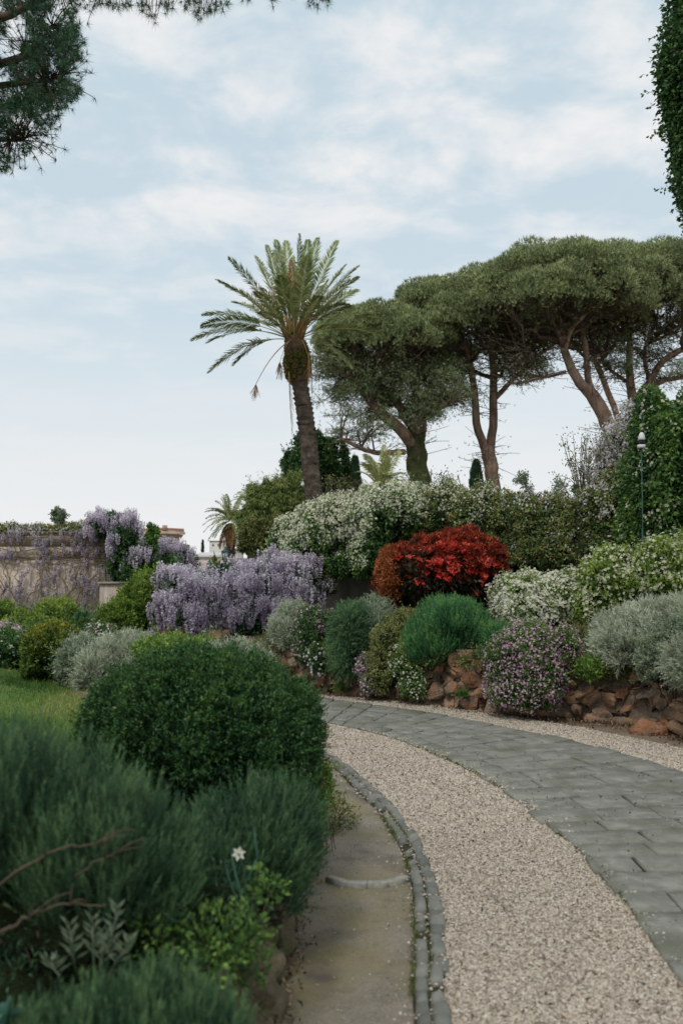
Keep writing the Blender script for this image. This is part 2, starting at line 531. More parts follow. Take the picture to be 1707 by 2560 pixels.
# palettes: dark to light
C = dict(
    clipped=[(.010, .032, .014), (.019, .060, .022), (.040, .108, .030), (.14, .24, .04)],
    rosemary=[(.020, .048, .026), (.036, .088, .042), (.075, .15, .068), (.15, .25, .10)],
    rosemary_bright=[(.018, .065, .030), (.035, .12, .045), (.075, .20, .065), (.17, .30, .08)],
    silver=[(.15, .18, .12), (.27, .31, .21), (.41, .45, .33), (.56, .60, .47)],
    greygreen=[(.07, .10, .062), (.14, .185, .115), (.23, .28, .18), (.37, .42, .30)],
    mid=[(.025, .06, .016), (.055, .12, .026), (.105, .19, .036), (.20, .28, .06)],
    deep=[(.014, .042, .016), (.030, .078, .024), (.06, .13, .034), (.12, .20, .05)],
    golden=[(.022, .05, .012), (.05, .095, .018), (.13, .17, .025), (.30, .26, .03)],
    lime=[(.035, .08, .015), (.09, .16, .025), (.17, .25, .04), (.28, .36, .07)],
    olive=[(.05, .065, .02), (.10, .12, .036), (.17, .185, .062), (.26, .25, .10)],
    bronze=[(.03, .05, .02), (.07, .10, .03), (.15, .16, .04), (.30, .20, .05)],
    photinia=[(.016, .034, .018), (.04, .04, .02), (.15, .03, .02), (.38, .045, .025), (.55, .13, .05)],
    pine=[(.075, .105, .05), (.16, .20, .09), (.27, .31, .14), (.41, .43, .20)],
    pine_near=[(.014, .045, .026), (.028, .085, .042), (.06, .135, .055), (.11, .19, .065)],
    cypress=[(.014, .04, .025), (.03, .07, .035), (.06, .11, .05)],
    palm=[(.06, .10, .045), (.13, .18, .07), (.25, .29, .11), (.44, .42, .20)],
    dry=[(.16, .09, .04), (.34, .20, .08), (.48, .33, .16)],
    white=[(.50, .51, .32), (.74, .73, .56), (.84, .84, .74)],
    cream=[(.40, .42, .22), (.62, .62, .40), (.80, .79, .64)],
    lilac=[(.34, .28, .37), (.52, .45, .55), (.67, .61, .69), (.82, .79, .82)],
    pink=[(.36, .09, .24), (.56, .20, .42), (.70, .38, .56), (.82, .66, .74)],
    daisy=[(.55, .55, .55), (.80, .80, .80)],
    grass=[(.035, .085, .014), (.08, .155, .024), (.15, .23, .038), (.34, .33, .12)],
    yew=[(.03, .055, .018), (.075, .12, .03), (.15, .20, .05), (.25, .28, .09)],
    teal=[(.02, .065, .045), (.035, .11, .075), (.07, .17, .115)],
)
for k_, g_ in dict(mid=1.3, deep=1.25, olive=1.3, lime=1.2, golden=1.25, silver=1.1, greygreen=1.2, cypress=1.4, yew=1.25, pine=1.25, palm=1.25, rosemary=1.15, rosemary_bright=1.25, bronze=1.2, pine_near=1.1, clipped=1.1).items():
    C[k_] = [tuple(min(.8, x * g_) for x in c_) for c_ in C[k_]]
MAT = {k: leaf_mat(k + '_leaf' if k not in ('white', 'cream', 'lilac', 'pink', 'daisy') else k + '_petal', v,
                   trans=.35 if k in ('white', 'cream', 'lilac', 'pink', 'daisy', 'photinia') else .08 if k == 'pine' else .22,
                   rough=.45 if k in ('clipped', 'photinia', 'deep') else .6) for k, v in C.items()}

def shrub(name, label, cat, blobs, n, leaf=('mid', .05, .025), style='leaf', base_z=.6, group=None, bloom=None,
          lump=.14, thick=.25, freq=2.2, wn=.6, wup=.2, wr=.7, k=.8, tb=.4, tr=.3, tn=.22, needles=16, nlen=.03, nwid=.004,
          zmin=-.75, back=.3, splay=.75, part='foliage', stem_n=8, has_core=True, seed=None, top_young_lit=.13, fold=.12, shoots=.10):
    B = np.array(blobs)
    seed = seed if seed is not None else float(rng.uniform(0, 50))
    c = B[0, :3]
    base = np.array([c[0], c[1], base_z])
    r = root(name, base, label, cat, group)
    p, nr, nz = sample(blobs, n, thick, lump, freq, zmin, back, seed)
    g = Geo()
    tbase = tb + top_young_lit * np.clip(nr[:, 2], -.3, 1)  # upward-facing leaves lighter: young growth plus top light painted into the tint
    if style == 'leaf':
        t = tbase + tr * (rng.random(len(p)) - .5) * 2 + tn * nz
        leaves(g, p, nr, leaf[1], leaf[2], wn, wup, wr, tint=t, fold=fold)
        m_ = max(6, int(n * shoots / 9))
        q, qn, _ = sample(blobs, m_, .04, lump, freq, -.3, .3, seed)
        dd = norm(qn + [0, 0, .45] + rng.normal(size=qn.shape) * .4); hl = leaf[1] * rng.uniform(1.2, 3.6, len(q))
        tt_ = np.linspace(.1, 1, 9)
        qq = (q[:, None] + dd[:, None] * (hl[:, None] * tt_)[..., None]).reshape(-1, 3)
        leaves(g, qq, np.repeat(dd, 9, 0), leaf[1] * .8, leaf[2] * .85, .5, .1, 1.0, tint=np.clip(tb + .15 + .3 * rng.random(len(qq)), 0, 1), fold=fold)
    else:
        sprigs(g, p, nr, leaf[1], needles, nlen, nwid, wn, wup, wr, tb=tb, tr=tr, nz=nz, tn=tn, splay=splay)
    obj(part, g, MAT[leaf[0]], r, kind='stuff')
    if has_core:
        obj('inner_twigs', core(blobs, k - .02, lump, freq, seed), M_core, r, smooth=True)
    obj('stems', stems(base, blobs, stem_n, .012 if has_core else .0028), M_twig, r, kind='stuff')
    if bloom:
        for (mname, m, size, petals, zb, clump) in (bloom if isinstance(bloom, list) else [bloom]):
            if clump > 1:
                q, qn, _ = sample(blobs, m // clump, .02, lump, freq, zb, .2, seed)
                q = q + qn * .01
                idx = np.repeat(np.arange(len(q)), clump)
                q = q[idx] + rng.normal(size=(len(idx), 3)) * size * .75; qn = qn[idx]
            else:
                q, qn, _ = sample(blobs, m, .06, lump, freq, zb, .2, seed)
            q = q + qn * leaf[1] * .45
            gf = Geo(); flowers(gf, q, qn, size, petals)
            obj('blossom', gf, MAT[mname], r, kind='stuff')
    return r

# ================================================================== THE SETTING
def lerp_poly(P_, t):
    """smooth point at parameter t (in segments) of polyline P_"""
    P_ = np.asarray(P_, float)
    t = np.atleast_1d(t)
    i = np.clip(t.astype(int), 0, len(P_) - 2); f = (t - i)[:, None]
    p0 = P_[np.maximum(i - 1, 0)]; p1 = P_[i]; p2 = P_[i + 1]; p3 = P_[np.minimum(i + 2, len(P_) - 1)]
    return .5 * ((2 * p1) + (-p0 + p2) * f + (2 * p0 - 5 * p1 + 4 * p2 - p3) * f ** 2 + (-p0 + 3 * p1 - 3 * p2 + p3) * f ** 3)

def strip(name, A, B, z, mat, nu=60, nv=6, crown=0.0, seg=None, edge=0.0):
    t = np.linspace(0, len(A) - 1, nu)
    a, b = lerp_poly(A, t), lerp_poly(B, np.linspace(0, len(B) - 1, nu))
    if edge:
        a = a + (noise(np.c_[a, a[:, 0] * 0], 4)[:, None]) * edge
    v = np.linspace(0, 1, nv)
    X = a[:, None] * (1 - v[None, :, None]) + b[:, None] * v[None, :, None]
    Z = z + crown * (1 - (2 * v - 1) ** 2)[None, :] * np.ones((nu, 1))
    V = np.concatenate([X, Z[..., None]], -1).reshape(-1, 3)
    i = np.arange(nu - 1)[:, None] * nv; j = np.arange(nv - 1)[None, :]
    q = np.stack([i + j, i + j + 1, i + nv + j + 1, i + nv + j], -1).reshape(-1, 4)
    g = Geo().add(V, q)
    me = g.mesh(name, mat)
    if me.polygons[0].normal.z < 0: me.flip_normals()
    return obj(name, me, None, kind='structure')

g = Geo().add([[-900, -60, -.01], [900, -60, -.01], [900, 1500, -.01], [-900, 1500, -.01]], [[0, 1, 2, 3]])
obj('ground', g, M_dirt, kind='structure')

def g2(px, py): return G(px, py)[:2]
# kerb: left and right edge of the double row of setts
KL = [(.27, 1.2), (.275, 2.6)] + [tuple(g2(*q)) for q in [(1035, 2560), (1035, 2400), (1030, 2237), (1014, 2160), (992, 2108), (966, 2065), (940, 2027), (893, 1983), (851, 1938), (799, 1895)]] + [(-.75, 10.1), (-1.7, 11.1), (-3.2, 12.1), (-5.4, 13.2), (-8, 14.3)]
KR = [(.41, 1.2), (.41, 2.6)] + [tuple(g2(*q)) for q in [(1118, 2560), (1112, 2400), (1094, 2235), (1063, 2150), (1039, 2096), (1013, 2067), (983, 2025), (943, 1987), (886, 1933), (834, 1900)]] + [(-.62, 10.2), (-1.6, 11.25), (-3.12, 12.28), (-5.3, 13.4), (-8, 14.5)]
BE = [(-.36, 1.2), (-.31, 2.6)] + [tuple(g2(*q)) for q in [(690, 2560), (712, 2400), (745, 2250), (775, 2170), (788, 2100), (800, 2000), (800, 1920)]] + [(-.3, 9.2), (-.85, 10.0), (-1.8, 11.0), (-3.3, 12.0), (-5.6, 13.1), (-10, 14.6), (-22, 18)]
GF = [(3.55, 1.2), (3.5, 4.5), (3.4, 7.5)] + [tuple(g2(*q)) for q in [(1707, 1876), (1460, 1824), (1194, 1779), (980, 1752), (798, 1734)]] + [(-1.4, 14.6), (-3.6, 15.8), (-7, 17.2)]
SL = [(1.33, 1.2), (1.36, 2.4), (1.40, 4.07), (1.437, 5.62), (1.34, 6.79), (1.21, 7.75), (.97, 8.74), (.49, 10.03), (-.17, 10.96), (-1.6, 12.2), (-3.6, 13.25), (-7, 14.6)]
SR = [(2.95, 1.2), (2.95, 2.4), (2.95, 4.07), (2.95, 5.65), (2.93, 7.0), (2.80, 8.25), (2.38, 9.5), (1.42, 11.1), (.15, 12.6), (-1.1, 13.6), (-3.2, 14.8), (-6.6, 16.2)]

strip('gravel_path', KR, GF, .006, M_gravel, 90, 14)
strip('verge', BE[:13], KL, .004, M_verge, 90, 6)
strip('slab_bed', SL, SR, .012, M_joint, 80, 4)

# --- slabs
def stone_block(c4, z0, z1, bev=.008, jit=.002):
    """four ground corners -> low block with a bevelled, slightly uneven top; returns Geo"""
    c4 = np.asarray(c4, float); c = c4.mean(0)
    dirs = norm(c - c4)
    lo = np.c_[c4, np.full(4, z0)]
    hi = np.c_[c4, np.full(4, z1 - bev)]
    top = np.c_[c4 + dirs * bev * 1.5, z1 + rng.normal(size=4) * jit]
    g = Geo()
    q = [[k, (k + 1) % 4, 4 + (k + 1) % 4, 4 + k] for k in range(4)] + [[4 + k, 4 + (k + 1) % 4, 8 + (k + 1) % 4, 8 + k] for k in range(4)] + [[8, 9, 10, 11]]
    g.add(np.r_[lo, hi, top], q)
    return g

pav = obj('slab_path', Geo().add([[2.1, 3, .013], [2.2, 3, .013], [2.2, 3.1, .013]], tris=[[0, 1, 2]]), M_joint, kind='structure')
t = 0.6; rows = []
while t < 10.6:
    a, b = lerp_poly(SL, t)[0], lerp_poly(SR, t)[0]
    a2, b2 = lerp_poly(SL, t + .01)[0], lerp_poly(SR, t + .01)[0]
    sp = (np.linalg.norm(a2 - a) + np.linalg.norm(b2 - b)) / 2 / .01
    d = rng.choice([.27, .32, .36]) / sp
    rows.append((t, t + d)); t += d
nslab = 0
for (t0, t1) in rows:
    cuts = [0.0]; x = rng.uniform(.12, .34)
    while x < .88:
        cuts.append(x); x += rng.uniform(.2, .38)
    cuts.append(1.0)
    for u0, u1 in zip(cuts[:-1], cuts[1:]):
        A0, B0, A1, B1 = (lerp_poly(SL, t0)[0], lerp_poly(SR, t0)[0], lerp_poly(SL, t1)[0], lerp_poly(SR, t1)[0])
        j = rng.normal(size=4) * .004
        e0 = rng.uniform(-.03, .012) if u0 == 0 else 0
        e1 = rng.uniform(-.01, .03) if u1 == 1 else 0
        f = lambda A, B, u: A + (B - A) * u
        c4 = np.array([f(A0, B0, u0 + j[0] + e0), f(A0, B0, u1 + j[1] + e1), f(A1, B1, u1 + j[2] + e1), f(A1, B1, u0 + j[3] + e0)])
        gap = rng.uniform(.005, .012)
        rd = norm(c4[3] - c4[0]); rg = rng.uniform(.003, .009); c4 = c4 + rd * rg * np.array([1, 1, -1, -1])[:, None]
        c4 = c4 + norm(c4.mean(0) - c4) * gap
        z = .031 + rng.normal() * .0022
        if nslab < 300: obj('slab', stone_block(c4, .0, z, .007, .003), M_slab, pav)
        nslab += 1

# --- kerb of two rows of setts
kerb = obj('kerb', strip('kerb_bed', KL, KR, .007, M_joint, 90, 3).data, None)
bpy.data.objects.remove(bpy.data.objects['kerb_bed'])
tag(kerb, kind='structure')
KLn, KRn = np.array(KL), np.array(KR)
for row in (0, 1):
    t = 1.2 + row * .03
    while t < 14.5:
        a, b = lerp_poly(KL, t)[0], lerp_poly(KR, t)[0]
        a2 = lerp_poly(KL, t + .01)[0]; b2 = lerp_poly(KR, t + .01)[0]
        sp = np.linalg.norm((a2 + b2 - a - b) / 2) / .01
        d = rng.uniform(.085, .15) / sp
        m0, m1 = t, t + d
        w0, w1 = (.02, .49) if row == 0 else (.52, 1.02 + rng.uniform(-.06, .14))
        f = lambda tt, w: lerp_poly(KL, tt)[0] * (1 - w) + lerp_poly(KR, tt)[0] * w
        c4 = np.array([f(m0, w0), f(m0, w1), f(m1, w1), f(m1, w0)]) + rng.normal(size=(4, 2)) * .003
        c4 = c4 + norm(c4.mean(0) - c4) * .008
        z = .040 + rng.normal() * .006
        if rng.random() > .04: obj('sett', stone_block(c4, .0, z, .015, .004), M_sett, kerb)
        t = m1

# --- loose pebbles on the near gravel
def inside_strip(A, B, n, t0, t1):
    t = rng.uniform(t0, t1, n); v = rng.random(n)
    return lerp_poly(A, t) * (1 - v[:, None]) + lerp_poly(B, t) * v[:, None], v
gt = Geo(); IV, IF = ICO[1]
OV = np.array([[1, 0, 0], [-1, 0, 0], [0, 1, 0], [0, -1, 0], [0, 0, 1], [0, 0, -.3]], float)
OF = np.array([[0, 2, 4], [2, 1, 4], [1, 3, 4], [3, 0, 4]])
yy = 2.9 + (11.0 - 2.9) * rng.random(110000) ** 1.6
kr_y = np.array(KR); sl_y = np.array(SL)
xl = np.interp(yy, kr_y[:, 1], kr_y[:, 0]); xr = np.interp(yy, sl_y[:, 1], sl_y[:, 0]) + .03
xx = xl + (xr - xl) * rng.random(len(yy))
keep = rng.random(len(yy)) < np.clip((xr - xl) / 1.3, 0, 1)
pts = np.c_[xx, yy][keep]
spill = np.c_[rng.normal(size=2500) * .10, rng.uniform(3.2, 10.5, 2500)]
sx = np.where(rng.random(2500) < .5, np.interp(spill[:, 1], sl_y[:, 1], sl_y[:, 0]) + np.abs(spill[:, 0]) * .7, np.interp(spill[:, 1], kr_y[:, 1], kr_y[:, 0]) - np.abs(spill[:, 0]) * .8)
pts = np.r_[pts, np.c_[sx, spill[:, 1]]]
n = len(pts)
sz = rng.uniform(.0045, .0085, n) * np.where(pts[:, 1] > 6.5, 1.25, 1)
ang = rng.uniform(0, 6.28, n); ca, sa = np.cos(ang), np.sin(ang)
S3 = np.stack([sz * rng.uniform(.8, 1.5, n), sz * rng.uniform(.7, 1.1, n), sz * rng.uniform(.5, 1.0, n)], 1)
v = OV[None] * S3[:, None] + rng.normal(size=(n, 6, 3)) * (sz * .18)[:, None, None]
vx = v[..., 0] * ca[:, None] - v[..., 1] * sa[:, None]; vy = v[..., 0] * sa[:, None] + v[..., 1] * ca[:, None]
zb = np.where(np.arange(n) >= n - 2500, .024, .008)
V = np.stack([vx + pts[:, :1], vy + pts[:, 1:], v[..., 2] + (zb + sz * .25)[:, None]], -1)
gt.add(V.reshape(-1, 3), tris=(np.arange(n)[:, None, None] * 6 + OF[None]).reshape(-1, 3), tint=np.repeat(rng.random(n), 6))
M_pebble = leaf_mat('pebble', GRAV, rough=.85, trans=0)
obj('gravel_pebbles', gt, M_pebble, kind='stuff')
# far gravel strip
gt = Geo()
tt = rng.uniform(3, 8, 16000); v_ = rng.random(len(tt))
a_ = lerp_poly(np.array(SR), tt); 
gfn = np.array(GF)
yy = rng.uniform(7.5, 13.2, 26000)
sr = np.array(SR)
x0 = np.interp(yy, sr[:, 1], sr[:, 0]); x1 = np.interp(yy, gfn[:, 1], gfn[:, 0])
xx = x0 + (x1 - x0) * rng.random(len(yy)) + rng.normal(size=len(yy)) * .03
n = len(yy); sz = rng.uniform(.007, .012, n)
v = OV[None] * sz[:, None, None] * .9 + rng.normal(size=(n, 6, 3)) * (sz * .2)[:, None, None]
V = v + np.c_[xx, yy, .008 + sz * .3][:, None]
gt.add(V.reshape(-1, 3), tris=(np.arange(n)[:, None, None] * 6 + OF[None]).reshape(-1, 3), tint=np.repeat(rng.random(n), 6))
obj('far_gravel_pebbles', gt, M_pebble, kind='stuff')
# litter on the verge: small stones, petals, dead leaves
gl = Geo()
yy = rng.uniform(3.2, 9, 1100)
be_y, kl_y = np.array(BE), np.array(KL)
x0 = np.interp(yy, be_y[:, 1], be_y[:, 0]); x1 = np.interp(yy, kl_y[:, 1], kl_y[:, 0])
w = rng.random(len(yy)); w = np.where(rng.random(len(yy)) < .75, w ** 4, np.where(rng.random(len(yy)) < .5, 1 - w ** 4, w))
pp = np.c_[x1 + (x0 - x1) * w, yy, np.full(len(yy), .006)]
leaves(gl, pp, np.tile([0, 0, 1.], (len(pp), 1)), .010, .007, wn=.05, wup=0, wr=1, tint=rng.random(len(pp)) * .6, fold=.2)
obj('verge_litter', gl, M_pebble, kind='stuff')

# --- curved drain edging across the verge
tl = [(812, 2207), (860, 2222), (917, 2225), (972, 2221), (1026, 2206)]
dr = root('drain_edging', [*g2(917, 2225), 0], 'pale curved edging tiles set across the mossy verge beside the sett kerb', 'edging')
for k in range(4):
    a, b = g2(*tl[k]), g2(*tl[k + 1])
    d = norm((b - a)); nrm_ = np.array([-d[1], d[0]])
    c4 = np.array([a + d * .004, b - d * .004, b - d * .004 + nrm_ * .045, a + d * .004 + nrm_ * .045])
    obj('edging_tile', stone_block(c4, .0, .034, .005), solid_mat('pale_tile', [(.20, .20, .17), (.34, .33, .29)], 20, rough=.8) if k == 0 else bpy.data.materials['pale_tile'], dr)

# --- left bank, lawn and border
bey = np.array(BE)
def bank_edge(y): return np.interp(y, bey[:, 1], bey[:, 0])
def bank_z(x, y):
    s = bank_edge(y) - x
    t = np.clip(s / .42, 0, 1)
    p = np.stack([x, y, np.zeros_like(x)], -1)
    rough = noise(p, 2.6) * .03 + noise(p, 7.0, 2) * .018
    far = np.clip((x + 4.6) / -6, 0, 1)
    return (.30 * t ** .6) + rough * (1 - np.clip((s - .7) / .6, 0, 1) * .8) * np.clip(t * 2, 0.15, 1) - .13 * np.clip((s - 1.0) / .8, 0, 1) - .02
def grid(name, xs, ys, zf, mat, mask=None, kind='structure', smooth=True, flip=False):
    X, Y = np.meshgrid(xs, ys); Z = zf(X, Y)
    V = np.stack([X, Y, Z], -1).reshape(-1, 3)
    ny, nx = X.shape
    i = np.arange(ny - 1)[:, None] * nx; j = np.arange(nx - 1)[None]
    q = np.stack([i + j, i + j + 1, i + nx + j + 1, i + nx + j], -1).reshape(-1, 4)
    if mask is not None:
        m = mask(X, Y).ravel(); q = q[m[q].all(1)]
    return obj(name, Geo().add(V, q), mat, smooth=smooth, kind=kind)
def bankgrid():
    ys = np.concatenate([np.linspace(1.2, 9, 190), np.linspace(9.1, 17.5, 60)])
    ss = np.concatenate([np.linspace(0, .8, 36), np.linspace(.86, 4, 24), np.linspace(4.4, 22, 20)])
    Y, S_ = np.meshgrid(ys, ss, indexing='ij')
    X = bank_edge(Y) - S_
    p = np.stack([X, Y, X * 0], -1)
    wob = noise(p, 3.0, 5) * .035 * np.clip(S_ / .05, 0, 1) * (S_ < .5)
    X = X + wob
    Z = bank_z(X, Y)
    n0, n1 = Y.shape
    i = np.arange(n0 - 1)[:, None] * n1; j = np.arange(n1 - 1)[None]
    q = np.stack([i + j, i + n1 + j, i + n1 + j + 1, i + j + 1], -1).reshape(-1, 4)
    return Geo().add(np.stack([X, Y, Z], -1).reshape(-1, 3), q)
M_bank = solid_mat('mossy_bank', [(.05, .04, .022), (.12, .095, .06), (.19, .155, .10)], 4, rough=.95, bump=1, bump_scale=22, bump_dist=.03,
                   extra=chain(mix_noise(3, .45, .62, (.055, .075, .02)), mix_noise(9, .58, .7, (.20, .17, .11), (1, 1, .4))))
obj('bank', bankgrid(), M_bank, smooth=True, kind='structure')
M_lawn = solid_mat('lawn_turf', [(.035, .09, .015), (.07, .14, .022), (.13, .18, .04)], 1.1, rough=.95, bump=.4, bump_scale=50)
# lawn: tilted sheet, its far edge against the border shrubs
lawn_edge = np.array([[-9.5, 15.0], *(P(-60, 1655, 13.6)[:2],), *(P(0, 1668, 13.2)[:2],), *(P(70, 1685, 12.8)[:2],), *(P(140, 1708, 12.2)[:2],), *(P(205, 1725, 11.8)[:2],), [-2.7, 11.3], [-2.2, 10.6]])
def lawn_z(x, y):
    # height through the pictured edge, falling to the right
    return np.interp(x, [-9, -4.6, -4.0, -3.5, -3.05, -2.2, -1.2], [.62, P(0, 1668, 13.2)[2], P(90, 1692, 12.6)[2], .30, P(205, 1725, 11.8)[2], .24, .22]) + .035 * np.clip((y - 9) / 4, -1, 1) * 0 + .03
xs = np.linspace(-9.4, -1.0, 90); ys = np.linspace(5.0, 15.0, 80)
grid('lawn', xs, ys, lambda X, Y: lawn_z(X, Y) + .012 * noise(np.stack([X, Y, X * 0], -1), .8), M_lawn,
     mask=lambda X, Y: Y < np.interp(X, lawn_edge[:, 0], lawn_edge[:, 1]))
gg = Geo()
n = 90000
x = rng.uniform(-6.4, -1.2, n); y = rng.uniform(6.5, 13.6, n)
ok = (y < np.interp(x, lawn_edge[:, 0], lawn_edge[:, 1])) & (x / y < -.24) & (x / y > -.37)
x, y = x[ok], y[ok]
p = np.c_[x, y, lawn_z(x, y)]
pn = np.tile([0, 0, 1.0], (len(p), 1))
nzv = noise(p, .9, 3)
tall = rng.random(len(p)) < .01
d = norm(np.c_[rng.normal(size=(len(p), 2)) * .45, np.ones(len(p))])
h = np.where(tall, rng.uniform(.07, .13, len(p)), rng.uniform(.02, .045, len(p)))[:, None]
w = norm(np.c_[rng.normal(size=(len(p), 2)), np.zeros(len(p))]) * .004
V = np.stack([p - w, p + w, p + d * h], 1)
tt = np.clip(.42 + .45 * nzv * np.abs(nzv) ** .3 + .35 * (rng.random(len(p)) - .5) + .5 * tall, 0, 1)
gg.add(V.reshape(-1, 3), tris=np.arange(len(p) * 3).reshape(-1, 3), tint=np.repeat(tt, 3))
obj('lawn_grass', gg, MAT['grass'], kind='stuff')

# --- terrace behind the rubble wall
WB = np.array([(-14, 22.5), (-8.5, 19.3), (-5, 17.6), (-3.0, 16.4), tuple(G(640, 1700)[:2]), tuple(G(800, 1731)[:2]), tuple(G(1000, 1752)[:2]), tuple(G(1200, 1777)[:2]),
               tuple(G(1400, 1795)[:2]), tuple(G(1595, 1815)[:2]), (3.62, 9.75), (4.6, 8.6), (5.6, 6.0), (6.2, 2.0)], float)
def terrace():
    n = 120; t = np.linspace(0, len(WB) - 1, n); b = lerp_poly(WB, t)
    tan = norm(np.gradient(b, axis=0)); nr = np.stack([-tan[:, 1], tan[:, 0]], 1)      # away from the road
    nr = np.where((nr @ np.array([.6, .8]))[:, None] > 0, nr, -nr)
    ds = np.array([.0, .10, .3, .6, 1, 1.5, 2.2, 3, 4.5, 7, 11, 17, 26, 40])
    V = []
    for d in ds:
        q = b + nr * d + (np.array([.25, .97]) - nr) * d * min(1, d / 15)
        lf_ = np.clip((q[:, 0] + 3.6) / 2.2, 0, 1)
        z = (.32 + .28 * lf_ if d > 0 else -.6 + 0 * lf_) + (.34 * lf_ + .02) * min(1, d / 2.5) + .03 * noise(np.c_[q, q[:, 0] * 0], .9)
        V.append(np.c_[q, z])
    V = np.stack(V, 1); m = len(ds)
    i = np.arange(n - 1)[:, None] * m; j = np.arange(m - 1)[None]
    q = np.stack([i + j, i + m + j, i + m + j + 1, i + j + 1], -1).reshape(-1, 4)
    return Geo().add(V.reshape(-1, 3), q)
M_terr = solid_mat('terrace_soil', [(.04, .035, .02), (.09, .07, .045), (.13, .11, .07)], 3, rough=.95, bump=.8, bump_scale=20,
                   extra=mix_noise(2, .45, .6, (.05, .085, .022)))
obj('terrace', terrace(), M_terr, smooth=True, kind='structure')

# --- rubble wall: every stone a block of its own
def clip_poly(poly, p, nrm_):
    out_ = []
    for i in range(len(poly)):
        a, b = poly[i], poly[(i + 1) % len(poly)]
        da, db = (a - p) @ nrm_, (b - p) @ nrm_
        if da <= 0: out_.append(a)
        if (da < 0) != (db < 0): out_.append(a + (b - a) * (da / (da - db)))
    return out_

def voronoi(w, h, size, seed):
    r_ = np.random.default_rng(seed)
    nx, nz_ = max(2, int(w / size)), max(2, int(h / (size * .72)))
    s = np.array([((i + .5 + r_.uniform(-.42, .42) + .25 * (j % 2)) * w / nx, (j + .5 + r_.uniform(-.4, .4)) * h / nz_) for j in range(nz_) for i in range(nx)])
    cells = []
    for k, c in enumerate(s):
        poly = [np.array(v, float) for v in ((max(0, c[0] - 1), 0), (min(w, c[0] + 1), 0), (min(w, c[0] + 1), h), (max(0, c[0] - 1), h))]
        near = np.argsort(((s - c) ** 2).sum(1))[1:18]
        for j in near:
            poly = clip_poly(poly, (c + s[j]) / 2, s[j] - c)
            if len(poly) < 3: break
        if len(poly) >= 3: cells.append((c, np.array(poly)))
    return cells

seg_len = np.r_[0, np.cumsum(np.linalg.norm(np.diff(lerp_poly(WB, np.linspace(3, 12, 400)), axis=0), axis=1))]
seg_pts = lerp_poly(WB, np.linspace(3, 12, 400))
def wall_at(s):
    q = np.array([np.interp(s, seg_len, seg_pts[:, 0]), np.interp(s, seg_len, seg_pts[:, 1])])
    q2 = np.array([np.interp(s + .05, seg_len, seg_pts[:, 0]), np.interp(s + .05, seg_len, seg_pts[:, 1])])
    t_ = norm(q2 - q)
    return q, t_, np.array([t_[1], -t_[0]])       # outward = towards the road
_, _, o_ = wall_at(4.0)
OUT = 1.0 if o_ @ np.array([-.6, -.8]) > 0 else -1.0
rw = root('rubble_retaining_wall', [*G(1200, 1777)[:2], 0], 'low dry rubble wall of rust brown stones along the far edge of the path', 'wall')
Lw = float(seg_len[-1])
gm = Geo()
ns = 90
for k, s in enumerate(np.linspace(0, Lw - .06, ns)):
    q, t_, o = wall_at(s); o = o * OUT
    gm.add([[*(q + o * .035), -.1], [*(q - o * .02), .60], [*(q - o * .34), .63], [*(q - o * .5), -.1]])
i = np.arange(ns - 1)[:, None] * 4
gm.Q.append(np.concatenate([i + [0, 4, 5, 1], i + [1, 5, 6, 2], i + [2, 6, 7, 3]]))
obj('backing', gm, M_mortar, rw)
stones_made = 0; rest = Geo()
for c, poly in voronoi(Lw, .72, .18, 8):
    q, t_, o = wall_at(c[0]); o = o * OUT
    hmax = .62 + .10 * math.sin(c[0] * 2.1) + .05 * math.sin(c[0] * 5.3)
    if c[1] > hmax: continue
    cen = poly.mean(0)
    inset = lambda f: cen + (poly - cen) * f
    proud = rng.uniform(.03, .12)
    tilt = rng.normal(size=2) * .55
    def to3(pp, dep):
        res = []
        for (a, b) in pp:
            q_, t2, o2 = wall_at(min(max(a, 0), Lw - .06)); o2 = o2 * OUT
            dd = dep + tilt @ (np.array([a, b]) - cen) + rng.normal() * .008
            lean = -.10 * b
            res.append([*(q_ + o2 * (dd + lean)), b + rng.normal() * .006])
        return np.array(res)
    poly = cen + (poly - cen) * (1 + rng.normal(size=(len(poly), 1)) * .07)
    A = to3(inset(.96), -.06); B = to3(inset(.95), proud * .75); C2 = to3(inset(.84), proud) + rng.normal(size=(len(poly), 3)) * .019
    cc = to3([cen + rng.normal(size=2) * .03], proud * rng.uniform(.85, 1.25))
    m = len(poly)
    faces = [[k, (k + 1) % m, m + (k + 1) % m, m + k] for k in range(m)] + [[m + k, m + (k + 1) % m, 2 * m + (k + 1) % m, 2 * m + k] for k in range(m)]
    trs = [[2 * m + k, 2 * m + (k + 1) % m, 3 * m] for k in range(m)]
    tgt = Geo() if stones_made < 300 else rest
    tgt.add(np.r_[A, B, C2, cc], faces, trs)
    if stones_made < 300: obj('stone', tgt, M_stone, rw)
    stones_made += 1
if rest.V: obj('stone', rest, M_stone, rw, kind='stuff')
# flat ledge stones at the foot
for (px, py, w_, h_) in [(1110, 1762, .30, .07), (1170, 1768, .26, .06), (1215, 1778, .24, .07), (1050, 1757, .2, .05), (880, 1741, .18, .06), (1440, 1797, .22, .08), (1500, 1805, .2, .10), (1640, 1836, .3, .12), (930, 1746, .15, .05), (1560, 1812, .16, .09)]:
    c = G(px, py); V, F = ICO[2]
    v = V * np.array([w_ * .8, .10, h_]) * (1 + .25 * noise(V * 1.3 + c, 1.2, px) + .10 * rng.normal(size=len(V)))[:, None]
    obj('stone', Geo().add(v + c + [0, .05, h_ * .25], tris=F), M_stone, rw)

